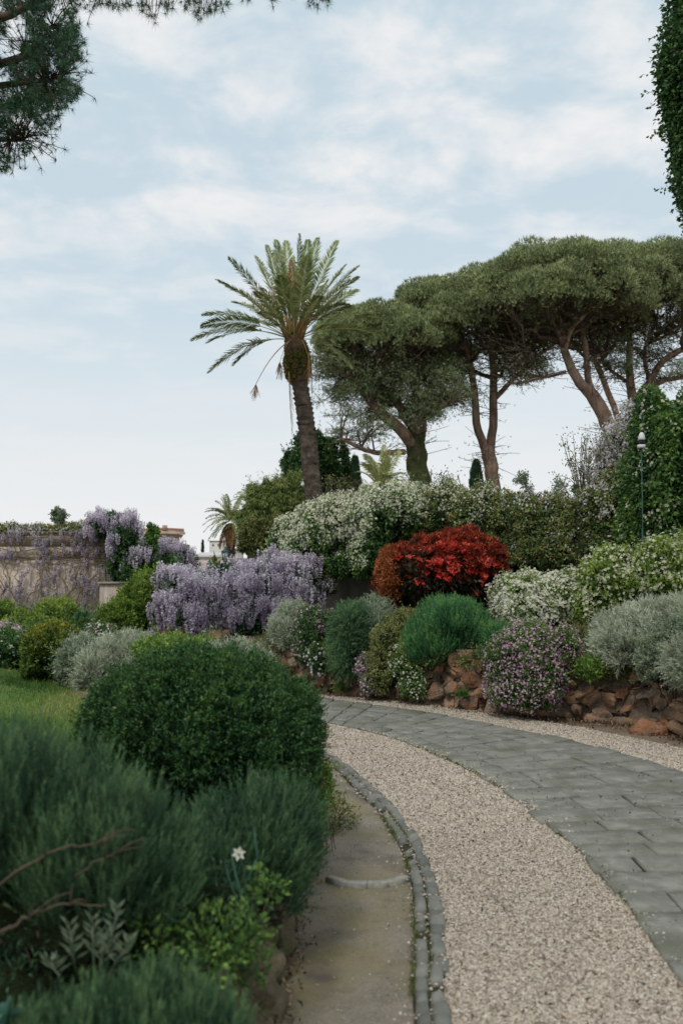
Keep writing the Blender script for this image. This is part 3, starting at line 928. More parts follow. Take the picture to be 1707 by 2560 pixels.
# ================================================================== FAR BUILDINGS
def box(g, lo, hi, tint=.5):
    (x0, y0, z0), (x1, y1, z1) = lo, hi
    V = [[x0, y0, z0], [x1, y0, z0], [x1, y1, z0], [x0, y1, z0], [x0, y0, z1], [x1, y0, z1], [x1, y1, z1], [x0, y1, z1]]
    return g.add(V, [[0, 1, 5, 4], [1, 2, 6, 5], [2, 3, 7, 6], [3, 0, 4, 7], [4, 5, 6, 7], [3, 2, 1, 0]], tint=tint)

def obox(g, c, u, v, hu, hv, z0, z1):
    """box with half sizes hu, hv along unit plan vectors u, v"""
    c, u, v = np.array(c), np.array(u), np.array(v)
    k = [c - u * hu - v * hv, c + u * hu - v * hv, c + u * hu + v * hv, c - u * hu + v * hv]
    V = [[*q, z0] for q in k] + [[*q, z1] for q in k]
    return g.add(V, [[0, 1, 5, 4], [1, 2, 6, 5], [2, 3, 7, 6], [3, 0, 4, 7], [4, 5, 6, 7], [3, 2, 1, 0]])

M_tower = solid_mat('tower_stone', [(.42, .34, .27), (.52, .43, .34)], .6, rough=.9, bump=0)
M_towerbrick = solid_mat('tower_brick', [(.38, .22, .16), (.50, .32, .24)], 1.2, rough=.9, bump=0)
M_pale = solid_mat('pale_render', [(.52, .50, .46), (.62, .60, .55)], .4, rough=.9, bump=0)
M_peach = solid_mat('peach_render', [(.52, .40, .32), (.60, .47, .38)], .4, rough=.9, bump=0)
M_roof = solid_mat('pale_roof', [(.46, .46, .46), (.58, .58, .57)], .8, rough=.8, bump=0)
M_dark = solid_mat('window_glass', [(.05, .06, .07), (.10, .11, .12)], 2, rough=.25, bump=0)

# crenellated tower, corner towards us, two faces seen
Dt = 150.0
zt = lambda py: P(0, py, Dt)[2]; xt = lambda px: P(px, 1380, Dt)[0]
cor = np.array([xt(412), Dt])
u = norm(np.array([xt(335) - xt(412), 3.5])); v = norm(np.array([xt(452) - xt(412), 4.2]))
wl, wr_ = 5.4, 4.6
tw = root('castle_tower', [cor[0], Dt, 0], 'far crenellated stone tower with brick battlements on corbels above the wisteria', 'tower')
def quadcorner(off, z0, z1, mat, name):
    a = cor - (u + v) * off
    pts = [a, a + v * (wr_ + 2 * off), a + v * (wr_ + 2 * off) + u * (wl + 2 * off), a + u * (wl + 2 * off)]
    V = [[*q, z0] for q in pts] + [[*q, z1] for q in pts]
    return obj(name, Geo().add(V, [[0, 1, 5, 4], [1, 2, 6, 5], [2, 3, 7, 6], [3, 0, 4, 7], [4, 5, 6, 7]]), mat, tw)
quadcorner(-.55, -.5, zt(1338), M_tower, 'shaft')
quadcorner(.12, zt(1334), zt(1328), M_tower, 'string_course')
quadcorner(0, zt(1328), zt(1324), M_towerbrick, 'parapet')
for w_, d_, o_, nn in ((wr_, v, u, 9), (wl, u, v, 9)):
    for k in range(nn):
        t = (k + .5) / nn * w_
        g = Geo(); c = cor + d_ * t
        obox(g, c + o_ * .12, d_, o_, w_ / nn * .32, .14, zt(1324), zt(1319 if k % 9 else 1317))
        obj('merlon', g, M_towerbrick, tw)
        g = Geo(); a = c + o_ * .0; b = c + o_ * .55
        hw = w_ / nn * .2
        V = [[*(a - d_ * hw), zt(1335)], [*(a + d_ * hw), zt(1335)], [*(b + d_ * hw), zt(1345)], [*(b - d_ * hw), zt(1345)], [*(b + d_ * hw), zt(1335)], [*(b - d_ * hw), zt(1335)]]
        g.add(V, [[0, 1, 2, 3], [0, 1, 4, 5]], [[1, 4, 2], [0, 3, 5]])
        obj('corbel', g, M_tower, tw)
g = Geo(); quadc = cor + (u * .25 + v * .25)
obox(g, cor + u * .1 + v * .1, u, v, .28, .28, zt(1326), zt(1313)); obj('corner_turret', g, M_towerbrick, tw)

def house(name, label, x0, x1, ytop, yeave, D, walls, roof, wins=(), chim=(), cat='building', flat=False):
    a, b = P(x0, yeave, D), P(x1, yeave, D); zt_ = P(x0, ytop, D)[2]
    r = root(name, [(a[0] + b[0]) / 2, D, 0], label, cat)
    obj('wall', box(Geo(), (a[0], D, -1), (b[0], D + 7, a[2])), walls, r)
    ov = .25
    g = Geo(); m0, m1 = a[0] + (b[0] - a[0]) * .14, b[0] - (b[0] - a[0]) * .14
    if flat: box(g, (a[0] - ov, D - ov, a[2]), (b[0] + ov, D + 7, zt_))
    else:
        V = [[a[0] - ov, D - ov, a[2]], [b[0] + ov, D - ov, a[2]], [b[0] + ov, D + 7, a[2]], [a[0] - ov, D + 7, a[2]], [m0, D + 3.4, zt_], [m1, D + 3.4, zt_]]
        g.add(V, [[0, 1, 5, 4], [2, 3, 4, 5], [3, 2, 1, 0]], [[1, 2, 5], [3, 0, 4]])
    obj('roof', g, roof, r)
    for (wx, wy, ww, wh) in wins:
        c0, c1 = P(wx - ww / 2, wy + wh / 2, D), P(wx + ww / 2, wy - wh / 2, D)
        f = obj('window', box(Geo(), (c0[0] - .08, D - .06, c0[2] - .08), (c1[0] + .08, D - .003, c1[2] + .08)), M_pale, r)
        obj('pane', box(Geo(), (c0[0], D - .10, c0[2]), (c1[0], D - .063, c1[2])), M_dark, f)
    return r
house('house', 'distant low white house with hipped pale roof beyond the lanterns', 478, 566, 1380, 1393, 120, M_peach, M_roof, wins=[(500, 1408, 4, 9), (523, 1408, 5, 12), (551, 1403, 5, 7)])
house('apartment_block', 'far pale flat roofed block behind the drooping palm', 524, 562, 1351, 1353, 260, M_pale, M_pale, wins=[(533, 1362, 3, 5), (546, 1362, 3, 5)], flat=True)
house('house', 'narrow white gabled house end showing under the drooping palm fronds', 576, 590, 1368, 1374, 90, M_pale, M_roof, wins=[(583, 1380, 3, 4)])
# low pale garden building with parapet and a stone bench, under the shrubs
D_ = 40.0
gb = root('garden_building', [P(640, 1400, D_)[0], D_, 0], 'low pinkish garden building with mossy flat roof behind the wisteria', 'building')
a, b = P(586, 1405, D_), P(668, 1405, D_)
obj('wall', box(Geo(), (a[0], D_, -.5), (b[0], D_ + 3, a[2])), solid_mat('pink_wall', [(.24, .13, .09), (.38, .24, .18)], 1.5, rough=.9), gb)
z0, z1 = P(0, 1405, D_)[2] + .002, P(0, 1396, D_)[2]
obj('roof', box(Geo(), (a[0] - .3, D_ - .2, z0), (b[0] + .3, D_ + 3.2, z1)), solid_mat('mossy_roof', [(.10, .10, .05), (.20, .19, .12)], 4, rough=.95), gb)
sb = root('stone_trough', [P(625, 1412, 38)[0], 38, 0], 'pale rounded stone trough on a block in front of the pinkish building', 'trough')
c = P(624, 1414, 38)
g = Geo(); V, F = ICO[3]; s_ = np.sign(V) * np.abs(V) ** .55; g.add(s_ * [.25, .15, .075] + c, tris=F); obj('basin', g, M_pale, sb, smooth=True)
obj('block', box(Geo(), (c[0] - .3, 37.85, .3), (c[0] + .3, 38.15, c[2] - .078)), M_stucco_grey, sb)

# ================================================================== GARDEN WALLS
DL = 28.0
xw0, xw1 = P(-260, 1400, DL)[0], P(285, 1400, DL)[0]
zw = P(0, 1328, DL)[2]
lw = root('garden_wall', [(xw0 + xw1) / 2, DL, .3], 'tall weathered pink stucco wall with brick top hung with wisteria', 'wall')
zb1, zb2, zb0 = P(0, 1366, DL)[2], P(0, 1392, DL)[2], .2
obj('stucco_panel', box(Geo(), (xw0, DL, zb0), (xw1, DL + .5, zb2 - .03)), M_stucco, lw)
obj('string_course', box(Geo(), (xw0, DL - .05, zb2 - .03), (xw1 + .03, DL + .5, zb2 + .04)), M_brick, lw)
obj('stucco_panel', box(Geo(), (xw0, DL, zb2 + .04), (xw1, DL + .5, zb1)), M_stucco, lw)
obj('brick_band', box(Geo(), (xw0, DL - .015, zb1), (xw1, DL + .5, zw - .06)), M_brick, lw)
obj('coping', box(Geo(), (xw0, DL - .07, zw - .06), (xw1 + .05, DL + .55, zw)), M_stucco_grey, lw)
# side return of the wall running away
obj('return_wall', box(Geo(), (xw1 - .45, DL + .5, zb0), (xw1, DL + 14, zw - .06)), M_stucco_grey, lw)
lo = root('low_wall', [P(300, 1500, 26)[0], 26, .3], 'low streaked plaster wall stepping down beside the tall pink wall', 'wall')
a, b = P(250, 1455, 26), P(395, 1455, 26)
obj('panel', box(Geo(), (a[0], 26, .2), (b[0], 26.3, a[2] - .05)), solid_mat('streaked_plaster', [(.26, .20, .16), (.38, .32, .26), (.56, .51, .45)], 3, rough=.9, stretch=(2.5, 2.5, .4)), lo)
obj('coping', box(Geo(), (a[0] - .05, 25.94, a[2] - .05), (b[0], 26.36, a[2])), M_stucco_grey, lo)

# back wall that carries the climbing roses
BWL = np.array([(-1.35, 19.4), (-.4, 18.5), (1.6, 16.85), (3.2, 15.45), (4.9, 14.1), (6.4, 12.6), (8.6, 10.0)])
bw = root('garden_wall', [1.6, 16.9, .8], 'stained grey plaster retaining wall under the flowering rose hedge', 'wall')
g = Geo(); g2_ = Geo()
for k in range(len(BWL) - 1):
    p_, q_ = BWL[k], BWL[k + 1]; n_ = norm(np.array([(q_ - p_)[1], -(q_ - p_)[0]])); n_ = n_ if n_ @ np.array([-.6, -.8]) > 0 else -n_
    V = [[*p_, .5], [*q_, .5], [*q_, 2.35], [*p_, 2.35], [*(p_ - n_ * .45), .5], [*(q_ - n_ * .45), .5], [*(q_ - n_ * .45), 2.35], [*(p_ - n_ * .45), 2.35]]
    g.add(V, [[0, 1, 2, 3], [5, 4, 7, 6], [3, 2, 6, 7]])
    if k == 0: g.add(V, [[0, 3, 7, 4]])
    if k >= 2:
        V = [[*(p_ + n_ * .05), 1.05], [*(q_ + n_ * .05), 1.05], [*(q_ + n_ * .05), 1.2], [*(p_ + n_ * .05), 1.2], [*p_, 1.2], [*q_, 1.2], [*p_, 1.05], [*q_, 1.05]]
        g2_.add(V, [[0, 1, 2, 3], [3, 2, 5, 4], [6, 7, 1, 0]])
obj('plaster_face', g, M_stucco_grey, bw)
obj('brick_ledge', g2_, M_brick, bw)

# ================================================================== TREES
def tufts(geo, p, nrm, ln, wd, k=5, wup=.5, spread=.9, tb=.45, tr=.3, nz=None, tn=.2):
    n = len(p)
    d0 = norm(nrm * .6 + [0, 0, wup] + rng.normal(size=(n, 3)) * .3)
    d = norm(d0[:, None] + rng.normal(size=(n, k, 3)) * spread * .6)
    w = norm(np.cross(d, rng.normal(size=(n, k, 3)))) * wd / 2
    l_ = (ln * rng.uniform(.6, 1.2, (n, k)))[..., None]
    V = np.stack([p[:, None] - w, p[:, None] + w, p[:, None] + d * l_], 2)
    t = tb + tr * (rng.random((n, 1)) - .5) * 2 + .1 * (rng.random((n, k)) - .5)
    if nz is not None: t = t + tn * nz[:, None]
    geo.add(V.reshape(-1, 3), tris=np.arange(n * k * 3).reshape(-1, 3), tint=np.repeat(np.clip(t, 0, 1).ravel(), 3))

def umbrella_pine(label, D, trunk_paths, c_px, r_px, ntuft, ry, nlimb=12, nclump=150, mat_leaf_=None, bark=None, moss=None, seed=1, low=0, cl=(.55, 1.0), skirt=None, group='umbrella pines above the hedge', zlow=-.02, nfill=260):
    """trunk_paths: list of [(px,py,dD,r_px)...]; crown ellipsoid centre/radii in photo pixels"""
    rs = np.random.default_rng(seed)
    m = D / FPX
    first = trunk_paths[0]
    b = P(first[0][0], first[0][1], D)
    r = root('umbrella_pine', [b[0], D, .8], label, 'pine tree', group)
    nodes = []
    for k, path in enumerate(trunk_paths):
        pts = np.array([P(x, y, D + dd) for x, y, dd, _ in path]); rr = np.array([q[3] * m for q in path])
        if k == 0:
            pts = np.r_[[[pts[0][0], pts[0][1], .5]], pts]; rr = np.r_[rr[0] * 1.15, rr]
        sp = smooth_path(pts, 16); ri = np.interp(np.linspace(0, 1, 16), np.linspace(0, 1, len(rr)), rr)
        sp[2:-1] += rs.normal(size=(13, 3)) * ri[2:-1, None] * .10
        gk = Geo(); tube(gk, sp, ri, 12)
        mat_ = (moss if moss else (bark or M_bark)) if k == 0 else (bark or M_bark)
        obj('trunk' if k == 0 else 'limb', gk, mat_, r, smooth=True)
        for i in range(5 if k else 9, 16): nodes.append((*sp[i], ri[i]))
    cen = P(*c_px, D); rad = np.array([r_px[0] * m, ry, r_px[1] * m])
    def shell(n_, f0=.72, f1=1.0, zl=zlow):
        u = norm(rs.normal(size=(n_ * 3, 3))); u = u[u[:, 2] > zl]
        u = u[rs.random(len(u)) < np.clip(.5 + u[:, 2] * .5, 0, 1)][:n_]
        return cen + u * rad * rs.uniform(f0, f1, (len(u), 1)), u
    nodes = np.array(nodes)
    gl_ = Geo(); limb_nodes = [nodes]
    for i in range(nlimb):
        az = 2 * math.pi * (i + rs.uniform(-.3, .3)) / nlimb
        uu = np.array([math.cos(az), math.sin(az) * .8, rs.uniform(.05, .5)])
        tgt = cen + norm(uu) * rad * rs.uniform(.6, .82)
        dlt = nodes[:, :3] - tgt
        sc_ = np.linalg.norm(dlt, axis=1) + 2.2 * np.maximum(0, nodes[:, 2] - tgt[2] + 1.5) + rs.random(len(nodes)) * 1.2
        s0 = nodes[np.argmin(sc_)]
        mid = s0[:3] + (tgt - s0[:3]) * np.array([.55, .55, .30]) + rs.normal(size=3) * .25
        pp = bez(s0[:3], mid, tgt, 10); pp[2:-1] += rs.normal(size=(7, 3)) * .07
        rr = np.linspace(min(s0[3] * .7, .16), .035, 10)
        tube(gl_, pp, rr, 6)
        limb_nodes.append(np.c_[pp, rr][3:])
    alln = np.concatenate(limb_nodes)
    cp, cu = shell(nclump)
    crad = rs.uniform(cl[0], cl[1], len(cp))
    gt_ = Geo()
    for c_, u_, q in zip(cp, cu, crad):
        dlt = alln[:, :3] - c_
        sc_ = np.linalg.norm(dlt, axis=1) + 1.5 * np.maximum(0, alln[:, 2] - c_[2] + .3)
        s0 = alln[np.argmin(sc_)]
        mid = s0[:3] + (c_ - s0[:3]) * np.array([.6, .6, .35]) + rs.normal(size=3) * .15
        tube(gt_, bez(s0[:3], mid, c_, 6), np.linspace(min(s0[3] * .6, .05), .018, 6), 4, cap=False)
        for _ in range(4):
            e = c_ + norm(rs.normal(size=3) + [0, 0, .4]) * q * .8
            tube(gt_, bez(c_ + (s0[:3] - c_) * .35, (c_ + e) / 2, e, 4), [.022, .018, .014, .01], 3, cap=False)
    ends = []
    for _ in range(nfill):                           # bare twigs under the crown
        s0 = alln[rs.integers(len(alln))]
        e = s0[:3] + norm(rs.normal(size=3) * [1, 1, .35] + [0, 0, .25]) * rs.uniform(.6, 1.8)
        bq = bez(s0[:3], (s0[:3] + e) / 2 + rs.normal(size=3) * .12, e, 4)
        tube(gt_, bq, [.02, .016, .012, .008], 3, cap=False)
        ends.append(bq[-1]); ends.append(bq[-2])
    obj('limb', gl_, M_bark_dark, r, smooth=True, kind='stuff')
    obj('branches', gt_, M_bark_dark, r, kind='stuff')
    gf = Geo()
    k = rs.choice(len(cp), ntuft, p=crad ** 2 / (crad ** 2).sum())
    u = norm(rs.normal(size=(ntuft, 3)) + [0, 0, .45]); u[:, 2] = np.where(u[:, 2] < -.25, -u[:, 2] * .6, u[:, 2])
    p = cp[k] + u * crad[k][:, None] * np.array([1, 1, .82]) * (1 - .30 * rs.random(ntuft) ** 2.6)[:, None]
    nz = noise(p, .9, seed)
    tufts(gf, p, u, .19, .034, 5, wup=.7, nz=nz, tn=.12, tb=.46, tr=.24, spread=.7)
    # sparse needles on the inner and lower branches
    if low:
        en = np.array(ends); en = en[rs.random(len(en)) < .62]
        k = rs.integers(len(en), size=low)
        p = en[k] + rs.normal(size=(low, 3)) * [.17, .17, .09]
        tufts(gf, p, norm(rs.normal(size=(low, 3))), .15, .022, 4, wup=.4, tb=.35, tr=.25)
    if skirt:
        gs_ = Geo()
        for (x0, y0, x1, y1, cnt) in skirt:
            for _ in range(cnt):
                c_ = P(rs.uniform(x0, x1), rs.uniform(y0, y1), D + rs.uniform(-ry, ry) * .8)
                dl = np.linalg.norm(alln[:, :3] - c_, axis=1) + 1.2 * np.maximum(0, alln[:, 2] - c_[2] - .6)
                s0 = alln[np.argmin(dl)]
                if np.linalg.norm(s0[:3] - c_) > 4.5: continue
                bq = bez(s0[:3], (s0[:3] + c_) / 2 + [0, 0, .35], c_, 7)
                tube(gs_, bq, np.linspace(.045, .014, 7), 4, cap=False)
                alln_ext = bq[-3:]
                for _k in range(7):
                    b0 = bq[rs.integers(2, 7)]; e = b0 + norm(rs.normal(size=3) * [1, 1, .4] + [0, 0, .25]) * rs.uniform(.4, 1.1)
                    tube(gs_, bez(b0, (b0 + e) / 2 + [0, 0, .06], e, 4), [.016, .012, .01, .007], 3, cap=False)
                    m_ = 26
                    pq = e + rs.normal(size=(m_, 3)) * [.22, .22, .10] + (b0 - e) * rs.random((m_, 1)) * .5
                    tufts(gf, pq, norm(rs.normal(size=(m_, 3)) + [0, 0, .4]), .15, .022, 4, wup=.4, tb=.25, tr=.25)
        obj('branches', gs_, M_bark_dark, r, kind='stuff')
    obj('crown', gf, mat_leaf_ or MAT['pine'], r, kind='stuff')
    return r

umbrella_pine('dark multi-limbed pine with ivy-green trunk rising behind the small palm', 44,
    [[(1042, 1195, 0, 27), (1040, 1130, 0, 25), (1036, 1080, 0, 22)],
     [(1036, 1090, 0, 17), (1045, 1010, .2, 14), (1030, 930, .3, 10)],
     [(1030, 1110, -.2, 15), (985, 1060, -.6, 14), (930, 1010, -1, 10), (880, 950, -1.4, 7), (830, 920, -1.8, 5)],
     [(1048, 1100, .2, 15), (1062, 1010, .8, 11), (1085, 950, 1.4, 8), (1110, 900, 2, 6)],
     [(1025, 1060, .3, 12), (985, 1000, 1, 10), (950, 950, 1.6, 7)],
     [(1045, 1060, -.5, 9), (1100, 1020, -1.5, 6), (1170, 985, -2.4, 4)],
     [(1010, 1130, -.5, 8), (930, 1130, -1.5, 6), (850, 1095, -2.5, 4)]],
    (950, 890), (165, 100), 27000, 3.6, nlimb=22, nclump=125, seed=3, low=2500, bark=M_bark, moss=M_bark_moss, zlow=-.10, nfill=900, cl=(.5, .8), skirt=[(785, 900, 1000, 1010, 60), (850, 990, 1080, 1090, 34), (1020, 930, 1170, 1060, 34)])
umbrella_pine('two stemmed pine with pale forked trunk in the middle of the row', 46,
    [[(1232, 1218, 0, 17), (1226, 1160, 0, 18), (1218, 1120, 0, 17)],
     [(1222, 1140, 0, 13), (1232, 1070, 0, 11), (1233, 960, 0, 10), (1228, 860, .4, 7), (1215, 780, .8, 5)],
     [(1214, 1130, 0, 11), (1192, 1060, -.3, 10), (1186, 980, -.5, 9), (1172, 900, -.9, 7), (1150, 830, -1.4, 5)],
     [(1233, 1000, 0, 7), (1275, 955, -.4, 6), (1330, 900, -.8, 5), (1385, 860, -1.4, 4)],
     [(1186, 1000, -.4, 6), (1150, 960, -1, 5), (1080, 925, -1.8, 4), (1010, 880, -2.6, 3)],
     [(1228, 940, 0, 6), (1270, 880, .8, 4), (1320, 830, 1.6, 3)]],
    (1168, 868), (225, 163), 42000, 4.4, nlimb=20, nclump=175, seed=5, low=2200, nfill=900, skirt=[(1010, 880, 1180, 960, 16), (1240, 880, 1400, 960, 18)])
umbrella_pine('leaning pine whose bare reddish trunk curves left and forks', 43,
    [[(1553, 1195, 0, 21), (1538, 1120, 0, 20), (1515, 1050, 0, 19), (1478, 985, 0, 17)],
     [(1484, 995, 0, 15), (1440, 945, -.2, 12), (1412, 880, -.4, 10), (1400, 820, -.5, 8), (1385, 750, -.7, 6)],
     [(1490, 1000, 0, 10), (1470, 950, .4, 9), (1464, 880, .7, 8), (1450, 800, 1, 6)],
     [(1412, 880, -.4, 6), (1430, 820, -1, 5), (1480, 770, -1.6, 4)],
     [(1412, 930, -.3, 5), (1350, 945, -.9, 4), (1290, 960, -1.5, 2.5)],
     [(1466, 900, .7, 5), (1510, 880, 1.2, 4), (1545, 850, 2, 3)]],
    (1400, 800), (228, 165), 42000, 4.0, nlimb=18, nclump=175, seed=9, low=1800, nfill=900)
umbrella_pine('rightmost pine with spreading limbs rising out of the tall rose thicket', 45,
    [[(1588, 1200, 0, 15), (1584, 1080, 0, 14), (1577, 990, 0, 12), (1572, 930, 0, 10)],
     [(1572, 940, 0, 9), (1572, 860, -.3, 8), (1580, 780, -.6, 6)],
     [(1584, 1010, 0, 11), (1625, 950, -.3, 9), (1660, 900, -.8, 8), (1730, 860, -1.4, 7)],
     [(1600, 990, 0, 8), (1650, 955, -.4, 7), (1720, 940, -1, 6), (1780, 930, -1.5, 5)],
     [(1620, 950, 0, 6), (1610, 880, .8, 5), (1640, 800, 1.4, 4)],
     [(1576, 960, .2, 5), (1520, 920, 1, 4), (1490, 870, 1.6, 3)]],
    (1640, 810), (215, 172), 38000, 4.2, nlimb=18, nclump=160, seed=13, low=2500, nfill=900, skirt=[(1480, 860, 1580, 960, 12), (1600, 880, 1740, 960, 12)])
# the middle mass of crowns behind, joining the row
umbrella_pine('farther pine whose crown makes the highest ridge of the row', 54,
    [[(1590, 1225, 0, 9), (1560, 1100, 0, 8), (1530, 1010, 0, 8), (1480, 880, 0, 7)]],
    (1440, 765), (265, 130), 32000, 4.8, nlimb=14, nclump=170, seed=17, low=0, nfill=120, cl=(.7, 1.2))

# --- palms
def frond(base, tip, arch, leaf_len, n=46, wd=.03, green=(.45, .2), start=.22, droop=.15, rr=.022, lift=.35):
    g = Geo()
    base, tip = np.asarray(base, float), np.asarray(tip, float)
    mid = (base + tip) / 2 + np.array([0, 0, arch])
    pp = bez(base, mid, tip, 14)
    tube(g, pp, np.linspace(rr, rr * .15, 14), 4, tint=.8)
    t = np.linspace(start, 1, n)
    t2 = t[:, None]
    c = (1 - t2) ** 2 * base + 2 * t2 * (1 - t2) * mid + t2 ** 2 * tip
    tan = norm(2 * (1 - t2) * (mid - base) + 2 * t2 * (tip - mid))
    side = norm(np.cross(tan, np.array([0, 0, 1.0]) + rng.normal(size=3) * .25)); up = np.cross(side, tan)
    prof = np.sin(np.clip((t - start) / (1 - start) * .86 + .14, 0, 1) * math.pi) ** .5
    for sg in (-1, 1):
        k_ = len(t)
        ln = (leaf_len * prof * rng.uniform(.85, 1.1, k_))[:, None]
        d = norm(side * sg * .8 + tan * (.58 + .8 * t2 ** 3) + up * (lift + .45 * (rng.random((k_, 1)) - .5)) + rng.normal(size=(k_, 3)) * .09)
        dz = np.array([0, 0, -1.0]) * droop * ln
        w = norm(np.cross(d, up)) * wd / 2
        V = np.stack([c, c + d * ln * .5 + w, c + d * ln + dz, c + d * ln * .5 - w], 1)
        tt = np.clip(green[0] + green[1] * (rng.random(k_) - .5) * 2, 0, 1)
        g.add(V.reshape(-1, 3), np.arange(k_ * 4).reshape(k_, 4), tint=np.repeat(tt, 4))
    return g

def palm_trunk(g, pts, rr, ring=.16, k=12):
    """trunk built as stacked flaring leaf-scar rings"""
    pts = np.asarray(pts, float); ln = np.r_[0, np.cumsum(np.linalg.norm(np.diff(pts, axis=0), axis=1))]
    nr_ = int(ln[-1] / ring)
    P2, R2 = [], []
    for i in range(nr_):
        for f, e in ((0, .93), (.75, 1.06), (.95, 1.0)):
            s = (i + f) * ring
            P2.append([np.interp(s, ln, pts[:, a]) for a in range(3)]); R2.append(np.interp(s, ln, rr) * e * rng.uniform(.98, 1.02))
    P2, R2 = np.array(P2), np.array(R2)
    th = np.arange(k) / k * 2 * np.pi
    ring_ = np.stack([np.cos(th), np.sin(th), 0 * th], 1)
    V = P2[:, None] + ring_[None] * R2[:, None, None] * (1 + .05 * rng.normal(size=(len(P2), k, 1)))
    V[..., 2] += rng.normal(size=V.shape[:2]) * ring * .10
    i = np.arange(len(P2) - 1)[:, None] * k; j = np.arange(k)[None]; j2 = (j + 1) % k
    g.add(V.reshape(-1, 3), np.stack([i + j, i + j2, i + k + j2, i + k + j], -1).reshape(-1, 4))

DP = 32.0; mp_ = DP / FPX
pl_ = root('date_palm', [P(790, 1290, DP)[0], DP, .9], 'tall date palm with ringed trunk and fan of fronds against the sky', 'palm tree')
g = Geo()
palm_trunk(g, smooth_path([[P(792, 1290, DP)[0], DP, .7], P(788, 1270, DP), P(778, 1180, DP), P(768, 1080, DP), P(757, 1000, DP), P(748, 950, DP)], 20), np.linspace(23, 20.5, 20) * mp_)
obj('trunk', g, M_palm_trunk, pl_)
g = Geo(); palm_trunk(g, smooth_path([P(749, 958, DP), P(746, 935, DP), P(742, 900, DP), P(738, 860, DP), P(735, 835, DP)], 12), np.array([20, 22, 24, 27, 29, 30, 30, 30, 29, 26, 22, 15]) * mp_, ring=.11)
obj('leaf_base_collar', g, solid_mat('collar', [(.05, .03, .02), (.14, .09, .05)], 8, rough=.95, bump=1), pl_)
# ferns and moss on the collar
g = Geo(); B_ = [[*P(742, 905, DP), 32 * mp_, 32 * mp_, 58 * mp_]]
p, nr, nz = sample(B_, 5000, .1, .08, 3, -.9, .5)
leaves(g, p, nr, .075, .03, .7, -.3, .8, tint=np.clip(.45 + .5 * nz + .3 * (rng.random(len(p)) - .5), 0, 1))
obj('fern_collar', g, leaf_mat('fern_leaf', [(.04, .07, .012), (.10, .15, .02), (.17, .20, .035), (.30, .17, .05)]), pl_, kind='stuff')
cpx, cpy = 736, 842
tips = [(571, 644, -.5), (541, 700, .6), (566, 716, -1), (506, 788, 0), (503, 816, -1.2), (478, 851, .5), (517, 858, -1), (520, 932, -.3), (583, 914, 1),
        (667, 613, .6), (692, 616, -.8), (715, 602, 1.1), (748, 585, -.6), (795, 595, .9), (843, 602, .3), (864, 662, 1.3), (897, 665, -.2), (895, 693, -1.2),
        (895, 725, .9), (874, 763, -1.4), (937, 788, .2), (973, 848, -.6), (878, 921, -.9), (583, 756, 1.4), (640, 730, -2.2), (700, 690, -2.0), (770, 640, -1.6),
        (820, 700, 2.0), (640, 640, 1.9), (735, 640, 2.1), (725, 720, -2.4), (800, 740, -2.3), (610, 800, 2.2), (860, 820, 2.4), (650, 780, -2.5), (690, 600, 1.7), (770, 600, -.2)]
cb = P(cpx, cpy, DP)
for i, (tx, ty, dd) in enumerate(tips):
    tip = P(tx, ty, DP + dd)
    d_ = norm(tip - cb)
    base = cb + np.array([d_[0] * .22, d_[1] * .22, d_[2] * .1 - .05])
    arch = .55 * abs(d_[0]) * (1 + (ty - 700) / 400) * .9
    L_ = np.linalg.norm(tip - base)
    f = frond(base, tip, max(.05, arch), .46, 100, .036, green=(.40 + .3 * rng.random(), .34), start=.32, droop=.10, lift=.2, rr=.018)
    obj('frond', f, MAT['palm'], pl_)
for (tx, ty, dd, bx, by) in [(664, 760, -1.2, 720, 830), (690, 700, -.7, 735, 820), (727, 650, -.5, 738, 800), (745, 700, -1, 738, 800), (718, 690, -1.3, 734, 815), (655, 720, -.9, 722, 830), (790, 790, -1, 748, 835)]:
    obj('dry_frond', frond(P(bx, by, DP), P(tx, ty, DP + dd), .15, .26, 36, .035, green=(.5, .4), start=.35, droop=.2), MAT['dry'], pl_)
# orange fruit stalks and hanging brush-like stalks
for (bx, by, tx, ty, a_, ln, dd) in [(735, 850, 640, 960, .55, .55, -.8), (732, 850, 700, 905, .4, .6, -.8), (748, 850, 775, 915, .5, .4, -.5)]:
    b_, t_ = P(bx, by, DP + dd * .3), P(tx, ty, DP + dd)
    g = Geo(); tube(g, bez(b_, (b_ + t_) / 2 + [0, 0, a_], t_, 9), np.linspace(.02, .01, 9), 4, tint=.8)
    for _ in range(26):
        e = t_ + np.array([rng.normal() * .07 - .05, rng.normal() * .07, -ln * rng.uniform(.5, 1)])
        tube(g, bez(t_, (t_ + e) / 2 + rng.normal(size=3) * .03, e, 4), .006, 3, tint=.6, cap=False)
    obj('fruit_stalk', g, MAT['dry'], pl_)
for k in range(34):
    a_ = rng.uniform(-.9, .9); b_ = cb + [a_ * .3, rng.uniform(-.3, .1), -.1]
    e = b_ + np.array([a_ * .55, rng.uniform(-.3, .2), rng.uniform(.7, 1.8)])
    g = Geo(); tube(g, [b_, (b_ + e) / 2, e], [.04, .025, .01], 4, tint=rng.uniform(.3, .9)); obj('leaf_stalk', g, MAT['dry'], pl_)
for (tx, ty, bx, by, dd) in [(730, 1085, 722, 930, -.45), (770, 960, 772, 880, -.4), (781, 985, 778, 900, .1)]:
    g = frond(P(bx, by, DP + dd), P(tx, ty, DP + dd), .02, .16, 30, .02, green=(.4, .4), start=.2, droop=.5); obj('dead_frond', g, MAT['dry'], pl_)

